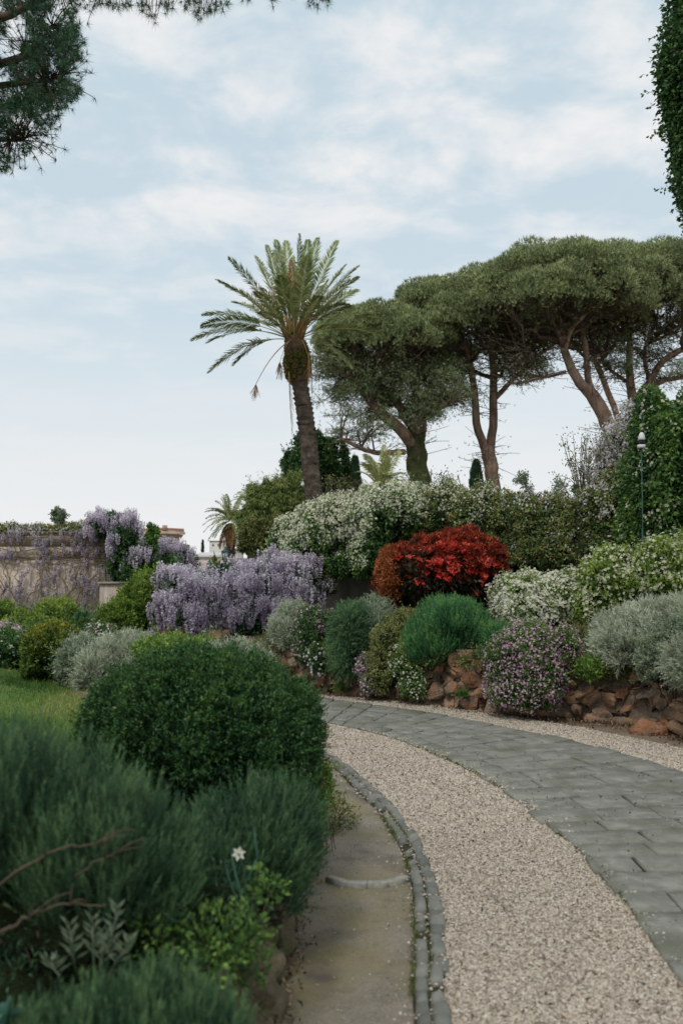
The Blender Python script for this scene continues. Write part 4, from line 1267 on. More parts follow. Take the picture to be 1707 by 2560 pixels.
def far_palm(label, D, cx_, cy_, rpx, nf, seed, skirt=True, up=1.0, trunk_to=None, tintc=.5):
    rs = np.random.default_rng(seed); m = D / FPX
    c = P(cx_, cy_, D)
    r = root('date_palm', [c[0], D, .5], label, 'palm tree', 'smaller date palms in the background')
    g = Geo(); palm_trunk(g, np.array([[c[0], D, .4], c - [0, 0, .2]]), np.array([10, 11]) * m, ring=.25); obj('trunk', g, M_palm_trunk, r)
    for k in range(nf):
        az = rs.uniform(0, 2 * math.pi); el = rs.uniform(-.75 if skirt else .15, 1.35)
        L_ = rpx * m * rs.uniform(.8, 1.05)
        d = np.array([math.cos(az) * math.cos(el), math.sin(az) * math.cos(el), math.sin(el)])
        tip = c + d * L_ - [0, 0, .25 * L_ * math.cos(el)]
        obj('frond', frond(c + d * .1, tip, .32 * L_ * math.cos(el) + .02, .20 * L_ if skirt else .2 * L_, 26, .05 if D > 50 else .035, green=(tintc, .2), start=.15, droop=.3, rr=.03), MAT['palm'], r)
    if skirt:
        for k in range(22):
            az = rs.uniform(0, 2 * math.pi); L_ = rpx * m * rs.uniform(.8, 1.15)
            d = np.array([math.cos(az) * .55, math.sin(az) * .55, 0])
            obj('dry_frond', frond(c - [0, 0, .2], c + d * L_ * .62 + [-.12 * L_, 0, -L_ * .92], .45 * L_, .14 * L_, 20, .06, green=(.2, .25), start=.2, droop=.4, rr=.03), MAT['dry'], r)
    return r
far_palm('squat date palm with drooping brown skirt left of the yew trees', 58, 578, 1300, 72, 44, 4)
far_palm('date palm half hidden behind the palm with the brown skirt', 64, 630, 1262, 60, 30, 6, skirt=False)
sp_ = far_palm('young feathery palm sprouting from the rose hedge below the ivy pine', 28, 952, 1222, 112, 26, 9, skirt=False, tintc=.8)

def cypress(label, D, px, ytop, ybot, wpx, n):
    b = P(px, (ytop + ybot) / 2, D); m = D / FPX
    r = root('cypress', [b[0], D, .6], label, 'cypress tree', 'narrow cypresses on the skyline')
    H = (ybot - ytop) * m; z0 = P(px, ybot, D)[2]
    t = rng.random(n) ** .8; a = rng.uniform(0, 6.28, n)
    prof = wpx / 2 * m * np.clip(np.minimum(1, 4 * t + .5) * (1 - t) ** .55 * 1.1, 0, 1)
    q = np.stack([np.cos(a), np.sin(a), 0 * a], 1)
    p = np.array([b[0], D, z0]) + q * (prof * (1 + .12 * noise(np.c_[q[:, 0], q[:, 1], t * 6], 2)) * rng.uniform(.8, 1, n))[:, None] + np.c_[0 * t, 0 * t, t * H]
    g = Geo(); leaves(g, p, q, .28, .09, .35, 1.3, .4, tb=.45, tr=.35); obj('foliage', g, MAT['cypress'], r, kind='stuff')
    g = Geo(); tube(g, [[b[0], D, .3], [b[0], D, z0 + H * .8]], [.16, .04], 6); obj('trunk', g, M_bark_dark, r)
    g = Geo(); tube(g, np.c_[np.full(8, b[0]), np.full(8, D), z0 + np.linspace(0, .9, 8) * H], wpx / 2 * m * np.array([.4, .75, .8, .8, .72, .6, .42, .1]), 8); obj('inner_twigs', g, M_core, r)
cypress('thin cypress just right of the palm trunk, shorter of the pair', 60, 861, 1165, 1262, 24, 3500)
cypress('thin cypress behind the rose hedge, taller and darker of the pair', 58, 887, 1148, 1262, 30, 4500)
cypress('small pointed cypress between the ivy pine and the forked pine', 58, 1190, 1158, 1235, 30, 3500)
cypress('tiny far dark cypress above the white house roof', 130, 507, 1353, 1385, 5, 500)

def tree(label, D, blobs_px, n, leaf, base_px=None, kind='broadleaf_tree', cat='tree', group=None, **kw):
    bl = [blob(*b, D + (dd if (dd := 0) else 0)) for b in blobs_px]
    c = np.array(bl[0][:3])
    kw.setdefault('lump', .2)
    r = shrub(kind, label, cat, bl, n, leaf, base_z=.6, group=group, part='crown', stem_n=12, **kw)
    g = Geo(); tube(g, [[c[0], c[1], .4], [c[0] + .1, c[1], c[2] * .6], c], [.22, .17, .08], 8); obj('trunk', g, M_bark_dark, r, smooth=True)
    return r
tree('dark broadleaved tree standing behind the palm trunk', 48, [(775, 1100, 862, 1240), (716, 1130, 790, 1215), (760, 1085, 835, 1160), (800, 1180, 880, 1290)], 14000, ('deep', .16, .08), kind='holm_oak', lump=.3, k=.62, tb=.25)
tree('small dark ragged tree left of the palm trunk', 50, [(712, 1130, 756, 1190), (735, 1090, 775, 1130)], 3000, ('deep', .16, .08), kind='holm_oak', lump=.35, k=.5, tb=.25)
tree('drooping yew with hanging yellow-green sprays beside the far palms', 38, [(622, 1215, 700, 1320), (680, 1195, 775, 1330), (600, 1262, 660, 1340), (650, 1200, 690, 1260), (740, 1240, 790, 1320)], 26000, ('yew', .17, .035), kind='yew_tree', wn=.5, wup=-.75, wr=.5, lump=.3, k=.72, tb=.42, tr=.4)
tree('rounded grey-green evergreen bush in front of the yew', 32, [(592, 1300, 680, 1400), (650, 1290, 745, 1395), (700, 1310, 765, 1390)], 16000, ('olive', .08, .04), kind='evergreen_bush', cat='bush', lump=.2, k=.75, tb=.35)

# ================================================================== CLIMBERS AND SHRUBS ON THE BACK WALL
LV = dict(style='leaf')
H = 'hedge'
# white rose curtain over the back wall, left part
def hedge(label, cat, blobs, n, leafs, blooms, name='rose_hedge', base_z=.9, group=None, **kw):
    bl = [blob(*b[:5], b[5] if len(b) > 5 else None) for b in blobs]
    seed = float(rng.uniform(0, 50))
    r = root(name, [bl[0][0], bl[0][1], base_z], label, cat, group)
    lump, freq = kw.get('lump', .16), kw.get('freq', 2.6)
    tot = sum(l[1] for l in leafs)
    for (lm, w_, a, b_, wn, wup, wr, tb) in leafs:
        p, nr, nz = sample(bl, int(n * w_ / tot), .3, lump, freq, -.9, .15, seed)
        g = Geo(); leaves(g, p, nr, a, b_, wn, wup, wr, tint=np.clip(tb + .3 * (rng.random(len(p)) - .5) * 2 + .25 * nz, 0, 1))
        obj('foliage', g, MAT[lm], r, kind='stuff')
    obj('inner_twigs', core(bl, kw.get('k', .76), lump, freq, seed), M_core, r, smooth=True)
    for (bm_, m_, size, petals, zb, clump, box_) in blooms:
        q, qn, _ = sample(bl, m_ // clump, .05, lump, freq, zb, .15, seed)
        if box_ is not None:
            # keep blossoms where the photograph has them: box in world terms with soft edge
            f = box_(q); keep = rng.random(len(q)) < f; q, qn = q[keep], qn[keep]
        idx = np.repeat(np.arange(len(q)), clump)
        q = q[idx] + rng.normal(size=(len(idx), 3)) * size * .8 + qn[idx] * .03; qn = qn[idx]
        gf = Geo(); flowers(gf, q, qn, size, petals)
        obj('blossom', gf, MAT[bm_], r, kind='stuff')
    return r, bl

zpx = lambda py, D: P(853, py, D)[2]
# left part: from 700 to 960, cascading
hedge('white flowering climbing rose tumbling over the wall left of the red bush', 'climbing rose',
      [(672, 1300, 800, 1430, 18.2), (735, 1262, 850, 1420, 18.0, 1.0), (790, 1240, 930, 1400, 17.6, 1.0), (860, 1228, 1010, 1400, 17.2, 1.0), (930, 1218, 1080, 1340, 17.0, 1.0), (880, 1330, 975, 1450, 16.6, .5), (700, 1340, 760, 1440, 18.0, .6), (820, 1380, 900, 1445, 17.0, .4)],
      34000, [('mid', 1, .065, .035, .5, -.1, .8, .38), ('deep', .5, .06, .035, .5, -.3, .8, .35)],
      [('white', 15000, .042, 5, -.5, 4, lambda q: np.clip(.2 + 1.2 * (q[:, 2] - np.where(q[:, 0] < .4, 1.85, 2.3)) + .45 * noise(q, 1.6), .04, 1) * np.where(q[:, 0] < 1.6, 1, .7)), ('cream', 20000, .044, 5, -.4, 4, lambda q: np.clip(.2 + 1.3 * (q[:, 2] - np.where(q[:, 0] < .4, 1.8, 2.3)) + .5 * noise(q, 1.6, 4), .03, 1))], k=.78)
hedge('middle of the flowering hedge, white roses mixed with faded wisteria above the red bush', 'hedge',
      [(1040, 1212, 1180, 1370, 16.8, .8), (1130, 1220, 1290, 1400, 16.2, .8), (1240, 1235, 1400, 1400, 15.7, .8), (1340, 1240, 1470, 1410, 15.3, .8), (1180, 1330, 1330, 1440, 15.7, .5), (1290, 1330, 1470, 1440, 15.0, .5), (1430, 1215, 1560, 1400, 15.0, .7), (1490, 1160, 1600, 1330, 15.0, .7), (1420, 1330, 1560, 1450, 14.7, .5), (1010, 1240, 1120, 1400, 16.9, .6)],
      52000, [('olive', 1, .055, .028, .5, -.15, .8, .36), ('mid', .6, .055, .03, .5, -.2, .8, .3), ('bronze', .5, .05, .026, .6, 0, .8, .6), ('greygreen', .25, .05, .02, .5, -.5, .6, .3)],
      [('cream', 14000, .040, 5, -.1, 3, lambda q: np.clip((q[:, 2] - 2.35) * 1.4 + .3 * noise(q, 1.5), .02, 1) * np.clip((3.1 - q[:, 0]) / 1.4, .25, 1)),
       ('lilac', 11000, .030, 4, -.4, 6, lambda q: np.clip(.1 + (q[:, 2] - 2.1) * .8 + .8 * noise(q, 1.2, 3), .03, 1) * np.clip((q[:, 0] - 1.9) / 1.0, .05, 1))], name='flowering_hedge', k=.78)
hedge('tall dark thicket of climbing rose and jasmine with cream blossom at the right edge', 'climbing rose',
      [(1555, 1080, 1760, 1420, 14.0, .8), (1575, 1010, 1700, 1200, 14.1, .7), (1590, 975, 1650, 1090, 14.2, .4), (1560, 1180, 1660, 1420, 13.9, .6), (1660, 985, 1790, 1250, 14.0, .8), (1690, 1080, 1850, 1420, 13.6, .8), (1545, 1250, 1620, 1430, 13.9, .5)],
      36000, [('deep', 1, .07, .035, .5, -.3, .7, .4), ('mid', .8, .07, .035, .5, -.2, .8, .4)],
      [('cream', 4200, .045, 5, -.6, 5, lambda q: np.clip(.25 + (q[:, 2] - 2.6) * .5 + .7 * noise(q, 1.1, 5), .02, 1)),
       ('lilac', 1200, .03, 4, -.2, 6, lambda q: np.clip((q[:, 2] - 3.0) * .9 + .4 * noise(q, 1.5, 8), 0, 1) * (q[:, 0] < 4.3))], name='rose_thicket', k=.8)
hedge('wisteria veil in faded lilac climbing the leaning pine trunk', 'wisteria',
      [(1470, 1120, 1570, 1260, 15.4, .5), (1500, 1060, 1590, 1180, 15.2, .4), (1555, 1010, 1605, 1130, 14.8, .35)],
      5500, [('olive', 1, .05, .02, .5, -.3, .8, .5), ('greygreen', .5, .05, .02, .5, -.3, .8, .5)],
      [('lilac', 5000, .035, 4, -.8, 6, None)], name='wisteria', k=.5, lump=.3)

# thin arching shoots standing above the hedge
def wispy(label, D, x0, x1, ybase, ytop, n, leafm, name='climbing_shoots', cat='climber', nl=10, lean=30, lf=.04, group=None):
    r = root(name, [P((x0 + x1) / 2, ybase, D)[0], D, 1.6], label, cat, group)
    gs, gl = Geo(), Geo()
    for k in range(n):
        xa = rng.uniform(x0, x1); xb = xa + rng.normal() * lean; yb = ytop + rng.random() ** 1.5 * (ybase - ytop) * .8
        p0 = P(xa, ybase, D + rng.uniform(-.3, .3)); p2 = P(xb, yb + 10, D + rng.uniform(-.5, .5)); p1 = (p0 + p2) / 2 + [rng.normal() * .1, 0, .25 + .2 * rng.random()]
        q = bez(p0, p1, p2, 8); tube(gs, q, np.linspace(.008, .003, 8), 4, cap=False)
        qq = q[rng.integers(2, 8, nl)] + rng.normal(size=(nl, 3)) * .035
        leaves(gl, qq, norm(rng.normal(size=(nl, 3))), lf, lf * .55, .6, -.1, .8, tb=.45)
    obj('stems', gs, M_twig, r, kind='stuff'); obj('foliage', gl, MAT[leafm], r, kind='stuff')
    return r
wispy('loose arching rose shoots standing above the hedge against the sky', 17, 1010, 1230, 1235, 1175, 26, 'mid', nl=16)
wispy('thin bare wisteria shoots with sparse leaves left of the tall thicket', 15.3, 1440, 1540, 1260, 1070, 46, 'olive', nl=30, lean=26)
wispy('ragged shoots over the low left part of the rose curtain', 17.6, 790, 960, 1240, 1190, 22, 'olive', nl=14)
def sapling(label, D, px, ytop, ybot, w, n, leafm='greygreen', lf=.05, name='sapling', base=1.2):
    b = P(px, ybot, D); m = D / FPX
    r = root(name, [b[0], D, base], label, 'young tree')
    gs, gl = Geo(), Geo()
    tp = P(px, ytop + (ybot - ytop) * .25, D)
    tube(gs, [[b[0], D, base], b, (b + tp) / 2 + [.02, 0, 0], tp], [.02, .018, .012, .006], 5)
    for k in range(26):
        t = rng.uniform(.25, 1); s = b * (1 - t) + tp * t
        u = norm(rng.normal(size=3) * [1, 1, .5] + [0, 0, .5]); e = s + u * w * m * .5 * rng.uniform(.6, 1) * math.sin(min(1, t) * 2.4)
        tube(gs, [s, (s + e) / 2 + [0, 0, .02], e], [.006, .005, .003], 3, cap=False)
        k_ = n // 26
        leaves(gl, s + (e - s) * rng.uniform(.5, 1.1, (k_, 1)) + rng.normal(size=(k_, 3)) * .03, norm(rng.normal(size=(k_, 3))), lf, lf * .5, .5, .3, .8, tb=.45)
    obj('stem', gs, M_twig, r, kind='stuff'); obj('foliage', gl, MAT[leafm], r, kind='stuff')
    return r
sapling('round headed little tree on the hedge top, right of the forked pine', 19, 1313, 1172, 1262, 68, 900, lf=.05)
sapling('lower thin little tree on the hedge top, left of the leaning pine', 19, 1395, 1198, 1262, 60, 700, lf=.05)
sapling('dark small shoot beside the two little trees on the hedge', 18.5, 1440, 1205, 1262, 34, 450, 'mid', lf=.05)

# surveillance camera on a green pole
DC = 13.2
cc = P(1603, 1098, DC)
r = root('security_camera', [cc[0], DC, .9], 'white dome security camera on a thin green pole in front of the rose thicket', 'security camera')
M_white = solid_mat('white_paint', [(.55, .56, .56), (.64, .64, .64)], 3, rough=.4, bump=0)
M_green = solid_mat('green_paint', [(.012, .06, .04), (.02, .085, .055)], 6, rough=.5, bump=0)
M_black = solid_mat('black_plastic', [(.01, .01, .012), (.02, .02, .022)], 6, rough=.15, bump=0, spec=.6)
def lathe(g, c, prof, k=20, tint=.5):
    th = np.arange(k) / k * 2 * np.pi
    V = np.array([[c[0] + r_ * math.cos(a), c[1] + r_ * math.sin(a), c[2] + z_] for z_, r_ in prof for a in th])
    i = np.arange(len(prof) - 1)[:, None] * k; j = np.arange(k)[None]; j2 = (j + 1) % k
    g.add(V, np.stack([i + j, i + j2, i + k + j2, i + k + j], -1).reshape(-1, 4), tint=tint, polys=[list(range(k))[::-1], list(range((len(prof) - 1) * k, len(prof) * k))])
    return g
u_ = DC / FPX
lathe_h = Geo(); lathe(lathe_h, cc, [(-2 * u_, 8.3 * u_), (2 * u_, 8.6 * u_), (8 * u_, 7.6 * u_), (14 * u_, 5.5 * u_), (17 * u_, 3 * u_), (18 * u_, .5 * u_)]); obj('housing', lathe_h, M_white, r, smooth=True)
g = Geo(); lathe(g, cc, [(-4.5 * u_, 8.6 * u_), (-2.05 * u_, 8.6 * u_)]); obj('collar', g, M_black, r)
g = Geo(); lathe(g, cc, [(-13 * u_, 2 * u_), (-11.5 * u_, 5 * u_), (-8 * u_, 6.8 * u_), (-4.55 * u_, 7.2 * u_)]); obj('dome', g, M_black, r, smooth=True)
g = Geo(); box(g, (cc[0] - 8.5 * u_, DC - .02, cc[2] - 22 * u_), (cc[0] + 8 * u_, DC + .06, cc[2] - 13.5 * u_)); obj('bracket', g, M_white, r)
g = Geo(); tube(g, [[cc[0], DC + .02, .8], [cc[0], DC + .02, cc[2] - 22 * u_]], .007, 10); obj('pole', g, M_green, r, smooth=True)
g = Geo(); tube(g, [[cc[0] - .005, DC + .02, .8], [cc[0] - .005, DC + .02, zpx(1320, DC)]], .011, 10); obj('pole_sleeve', g, M_green, r, smooth=True)

# red photinia: rosettes of large leaves
DF = 14.6
bl = [blob(950, 1345, 1255, 1530, DF, .75), blob(965, 1360, 1110, 1515, DF - .1, .7), blob(1060, 1330, 1245, 1480, DF, .7), blob(1010, 1440, 1200, 1555, DF, .6), blob(955, 1400, 1040, 1520, DF, .5)]
ph = root('photinia_bush', [bl[0][0], DF, .85], 'large rounded photinia bush with scarlet new leaves above dark red ones', 'bush')
def rosette(k, ln, wd, seed, up=.7):
    rs = np.random.default_rng(seed); g = Geo()
    for i in range(k):
        a = i * 2.4 + rs.random() * .4; t = i / k
        d = norm(np.array([math.cos(a), math.sin(a), up + t * .8])); s = norm(np.cross(d, [0, 0, 1.])); u2 = np.cross(s, d)
        l_, w_ = ln * (1 - .35 * t) * rs.uniform(.85, 1.15), wd / 2
        V = [[0, 0, 0], d * l_ * .35 + s * w_ * .8 + u2 * .06 * l_, d * l_ * .7 + s * w_ * .7, d * l_ - u2 * .12 * l_, d * l_ * .7 - s * w_ * .7, d * l_ * .35 - s * w_ * .8 + u2 * .06 * l_, d * l_ * .5 - u2 * .03 * l_]
        g.add(V, tris=[[0, 1, 6], [1, 2, 6], [2, 3, 6], [3, 4, 6], [4, 5, 6], [5, 0, 6]], tint=min(1, .60 + .35 * rs.random()))
    return g
def oi_leaf(name, cols, rough=.4, trans=.3):
    """leaf colour picked per object"""
    m = leaf_mat(name, cols, rough, trans)
    t = m.node_tree
    at = [n for n in t.nodes if n.type == 'ATTRIBUTE'][0]; rp = [n for n in t.nodes if n.type == 'VALTORGB'][0]
    oi = t.nodes.new('ShaderNodeObjectInfo'); a = t.nodes.new('ShaderNodeMath'); a.operation = 'MULTIPLY_ADD'
    t.links.new(oi.outputs['Random'], a.inputs[0]); a.inputs[1].default_value = .5
    b = t.nodes.new('ShaderNodeMath'); b.operation = 'MULTIPLY'; b.inputs[1].default_value = .65
    t.links.new(at.outputs['Fac'], b.inputs[0]); t.links.new(b.outputs[0], a.inputs[2]); t.links.new(a.outputs[0], rp.inputs[0])
    return m
M_pho = oi_leaf('photinia_new_leaf', [(.12, .018, .018), (.34, .025, .022), (.62, .038, .030), (.72, .13, .08)])
ros = [rosette(8, .095, .036, s).mesh('leaf_rosette', M_pho) for s in range(3)]
p, nr, nz = sample(bl, 20000, .35, .12, 2.2, -.9, .2, 4)
g = Geo(); leaves(g, p, nr, .085, .036, .6, .15, .7, tint=np.clip(.02 + .40 * rng.random(len(p)) ** 1.3 + .38 * np.clip((p[:, 2] - 1.45) / .7, -.3, 1) * rng.random(len(p)) + .12 * nz, 0, 1))
obj('foliage', g, MAT['photinia'], ph, kind='stuff')
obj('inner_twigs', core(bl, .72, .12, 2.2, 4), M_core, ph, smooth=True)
p, nr, nz = sample(bl, 9000, .04, .12, 2.2, -.6, .05, 4)
w = np.clip((p[:, 2] - 1.52) / .6 + .5 * noise(p, 2.0, 2), .04, 1) ** 1.2 * .8
keep = rng.random(len(p)) < w; p, nr = p[keep], nr[keep]
order = np.argsort(p[:, 1] + rng.random(len(p)) * .5)
p, nr = p[order], nr[order]
def look(nv, j=.5):
    d = norm(nv + rng.normal(size=3) * j)
    return Vector(d).to_track_quat('Z', 'Y').to_euler()
for k in range(min(300, len(p))):
    inst('leaf_rosette', ros[k % 3], ph, p[k] + nr[k] * .02, look(nr[k] * .7 + np.array([0, 0, .5]), .4), rng.uniform(.55, 1.0))
g = Geo()
rest_p, rest_n = p[300:1250], nr[300:1250]
pr = np.repeat(rest_p, 7, 0); nn = np.repeat(rest_n * .6 + [0, 0, .4], 7, 0)
leaves(g, pr, norm(nn), .09, .034, .8, .3, 1.1, tint=np.clip(.5 + .5 * rng.random(len(pr)) * np.clip((pr[:, 2] - 1.0) / .9, .3, 1), 0, 1))
obj('leaf_rosette', g, MAT['photinia'], ph, kind='stuff')
p, nr, nz = sample([blob(945, 1370, 1010, 1520, DF - .2, .5)], 3500, .3, .15, 2, -.9, .3, 6)
g = Geo(); leaves(g, p, nr, .06, .025, .6, .2, .8, tint=rng.uniform(.5, 1, len(p))); obj('foliage', g, leaf_mat('orange_leaf', [(.12, .05, .02), (.28, .09, .03), (.42, .13, .045)]), ph, kind='stuff')
obj('stems', stems([bl[0][0], DF, .8], bl, 12, .02), M_twig, ph, kind='stuff')

# ================================================================== WISTERIA
def raceme_geo(seed, ln=1.0, w=.26, n=64, scale=1.0):
    rs = np.random.default_rng(seed); g = Geo()
    tube(g, [[0, 0, .12], [0, 0, -.5], [0, 0, -1.0]], [.012, .01, .005], 3, tint=.3)
    t = rs.random(n) ** .85; a = rs.uniform(0, 6.28, n)
    rad = w * (1 - t) ** .6 * np.minimum(1, t * 9 + .35)
    p = np.c_[np.cos(a) * rad, np.sin(a) * rad, -t * ln] * scale
    nr = norm(np.c_[np.cos(a), np.sin(a), .1 * np.ones(n)])
    st = rng.bit_generator.state
    leaves(g, p, nr, .14 * scale, .13 * scale, .8, -.1, .5, tint=np.clip(.85 - .6 * t + .25 * (rs.random(n) - .5), 0, 1), fold=.25)
    return g
M_wis = oi_leaf('wisteria_petal', [(.30, .23, .34), (.48, .40, .52), (.64, .57, .67), (.82, .79, .82)], .6, .35)
RAC = [raceme_geo(s, 1, .165, 84) for s in range(4)]
RAC_ME = [g_.mesh('flower_raceme', M_wis) for g_ in RAC]
def racemes(r, p, sc, limit=300, flat=None):
    """first ones as single parts, rest joined"""
    n1 = min(limit, len(p))
    for k in range(n1):
        inst('flower_raceme', RAC_ME[k % 4], r, p[k], (rng.normal() * .1, rng.normal() * .1, rng.uniform(0, 6.28)), sc[k])
    if len(p) > n1:
        g = Geo()
        for k in range(n1, len(p)):
            src = RAC[k % 4]; V = np.concatenate(src.V); a = rng.uniform(0, 6.28)
            Rm = np.array([[math.cos(a), -math.sin(a), 0], [math.sin(a), math.cos(a), 0], [0, 0, 1]])
            g.add(V @ Rm.T * sc[k] + p[k], np.concatenate(src.Q), tint=np.clip(np.concatenate(src.t) + rng.normal() * .12, 0, 1))
        obj('flower_raceme', g, MAT['lilac'], r, kind='stuff')

def wisteria(label, blobs, nleaf, nrac, size, base_z=.5, leafk='bronze', seed=1.0, zmin=-.6, k=.8, group=None, leaf=.05, lump=.14, freq=2.4):
    bl = [blob(*b[:5], b[5] if len(b) > 5 else None) for b in blobs]
    r = root('wisteria', [bl[0][0], bl[0][1], base_z], label, 'wisteria', group)
    p, nr, nz = sample(bl, nleaf, .3, lump, freq, -.9, .2, seed)
    g = Geo(); leaves(g, p, nr, leaf, leaf * .45, .5, -.2, .8, tint=np.clip(.25 + .35 * (rng.random(len(p)) - .5) * 2 + .2 * nz, 0, 1)); obj('foliage', g, MAT[leafk], r, kind='stuff')
    obj('inner_twigs', core(bl, k, lump, freq, seed), M_core, r, smooth=True)
    p, nr, nz = sample(bl, max(12, nrac // 6), .05, lump, freq, zmin, .04, seed)
    ix = np.repeat(np.arange(len(p)), 6)
    p = p[ix] + rng.normal(size=(len(ix), 3)) * size * np.array([.34, .3, .15]); nr = nr[ix]
    o_ = np.argsort(p[:, 1] + rng.random(len(p)) * .8); p, nr = p[o_], nr[o_]
    racemes(r, p + nr * .05 + [0, 0, size * .4], size * rng.uniform(.6, 1.25, len(p)))
    obj('stems', stems([bl[0][0], bl[0][1], base_z], bl, 10, .025), M_twig, r, kind='stuff')
    return r, bl
wisteria('big mound of lilac wisteria in full flower hanging in dense racemes beside the path wall',
         [(425, 1445, 560, 1585, 17.0, .8), (500, 1435, 670, 1600, 16.8, .8), (600, 1425, 740, 1550, 16.7, .8), (400, 1435, 480, 1520, 17.2, .7), (560, 1510, 680, 1612, 16.4, .6), (690, 1420, 800, 1495, 16.9, .6), (440, 1530, 560, 1592, 16.5, .5), (650, 1400, 740, 1470, 17, .6), (530, 1408, 590, 1450, 17.2, .4)],
         26000, 1750, .29, seed=2.0, k=.80, leafk='deep', lump=.26, freq=3.4)
wisteria('small wisteria clump spilling from the left end of the rose curtain',
         [(690, 1370, 745, 1440, 17.6, .35), (735, 1400, 830, 1480, 17.2, .35), (810, 1440, 840, 1490, 17.0, .2)], 2600, 120, .19, seed=5.0)
wisteria('wisteria draped over the corner of the tall pink wall and its ivied side',
         [(232, 1283, 330, 1345, 27.5, .9), (285, 1300, 350, 1400, 27, .8), (320, 1360, 385, 1430, 27, .8), (400, 1362, 450, 1410, 27.5, .6), (430, 1375, 490, 1430, 28, .7), (380, 1380, 450, 1440, 27.5, .6)],
         9000, 620, .30, seed=7.0, leafk='deep', leaf=.09, k=.8)
iv = [blob(*b) for b in [(283, 1335, 345, 1465, 27.2, .6), (300, 1380, 400, 1470, 26.8, .6), (370, 1400, 460, 1470, 26.8, .5)]]
shrub('ivy', 'dark ivy curtain under the wisteria beside the pink wall corner', 'ivy', iv, 11000, ('deep', .12, .07), base_z=.5, wup=-.4, lump=.1, k=.82, tb=.3)
sapling('pointed young conifer rising from the wisteria below the far tower', 26.5, 381, 1290, 1400, 34, 1500, 'mid', lf=.10, name='conifer_sapling')
sapling('bushy sapling growing on top of the pink wall', 28.3, 148, 1268, 1325, 44, 900, 'greygreen', lf=.10, base=2.8)

# wisteria vines on the face of the pink wall
r = root('wisteria', [P(140, 1500, DL)[0], DL - .1, .3], 'wisteria vines and loose flower clusters trained across the tall pink wall', 'wisteria')
g = Geo()
for k in range(24):
    x = rng.uniform(-60, 285); y = 1535; pts = []
    dx = rng.normal() * .5
    for i in range(14):
        pts.append(P(x, y, DL - .10 - .04 * rng.random())); x += dx * 9 + rng.normal() * 6; y -= rng.uniform(8, 20)
        if y < 1325 or x > 288: break
    if len(pts) > 3: tube(g, smooth_path(pts, 24), np.linspace(.020, .008, 24) * rng.uniform(.5, 1.2), 5)
for y0 in (1392, 1398, 1345, 1405, 1375):
    pts = [P(x, y0 + rng.normal() * 4, DL - .12) for x in range(-60, 290, 32)]
    tube(g, smooth_path(pts, 50), .015, 5)
obj('stems', g, solid_mat('vine_bark', [(.13, .09, .065), (.24, .18, .13)], 6, rough=.9, bump=0), r, kind='stuff')
n = 330; xs_ = rng.uniform(-30, 286, n * 3); ys_ = rng.uniform(1330, 1520, n * 3)
q = np.c_[xs_, ys_, 0 * xs_] / 60
keep = rng.random(len(xs_)) < np.clip(.15 + .6 * noise(q, 2.6, 3) + np.where(ys_ < 1350, .3, 0), .03, 1)
xs_, ys_ = xs_[keep][:260], ys_[keep][:260]
pp = np.array([P(a, b, DL - .16) for a, b in zip(xs_, ys_)])
racemes(r, pp + [0, 0, .1], rng.uniform(.12, .26, len(pp)), limit=300)
g = Geo(); leaves(g, np.repeat(pp, 5, 0) + rng.normal(size=(len(pp) * 5, 3)) * [.22, .04, .16], np.tile([0, -1., 0], (len(pp) * 5, 1)), .07, .03, .5, -.3, .8, tb=.5)
obj('foliage', g, MAT['bronze'], r, kind='stuff')
hedge('fringe of grass, weeds and wisteria along the top of the pink wall', 'wall plants',
      [(-60, 1313, 70, 1340, 28.2, .3), (50, 1316, 150, 1340, 28.2, .3), (140, 1310, 250, 1340, 28.2, .3), (215, 1300, 290, 1345, 28, .4)],
      3800, [('olive', 1, .12, .03, .4, .6, .8, .6)], [('lilac', 2000, .06, 4, -.6, 5, lambda q: np.clip(.4 + .8 * noise(q, .9, 4), 0, 1))], name='wall_top_weeds', base_z=2.7, k=.5, lump=.3)

# ================================================================== UPPER ROW OF SHRUBS
shrub('spiraea_bush', 'low arching bush smothered in white blossom right of the scarlet bush', 'bush',
      [blob(1232, 1440, 1400, 1555, 13.4, .6), blob(1330, 1435, 1465, 1560, 13.2, .6), blob(1260, 1480, 1440, 1580, 13.1, .5), blob(1235, 1480, 1290, 1550, 13.4, .4)], 11000, ('lime', .045, .022),
      base_z=.85, bloom=('white', 9000, .036, 5, -.45, 5), tb=.3, wup=-.1, lump=.2)
shrub('rose_bush', 'tall yellow-green bush dotted with cream flower heads at the right side', 'bush',
      [blob(1445, 1400, 1600, 1545, 12.7, .7), blob(1540, 1360, 1760, 1540, 12.6, .8), blob(1480, 1375, 1580, 1460, 12.8, .5), blob(1660, 1340, 1800, 1560, 12.4, .8), blob(1420, 1470, 1530, 1560, 12.7, .5)], 22000, ('lime', .055, .03),
      base_z=.85, bloom=('cream', 5200, .042, 5, -.4, 5), tb=.38, lump=.2)

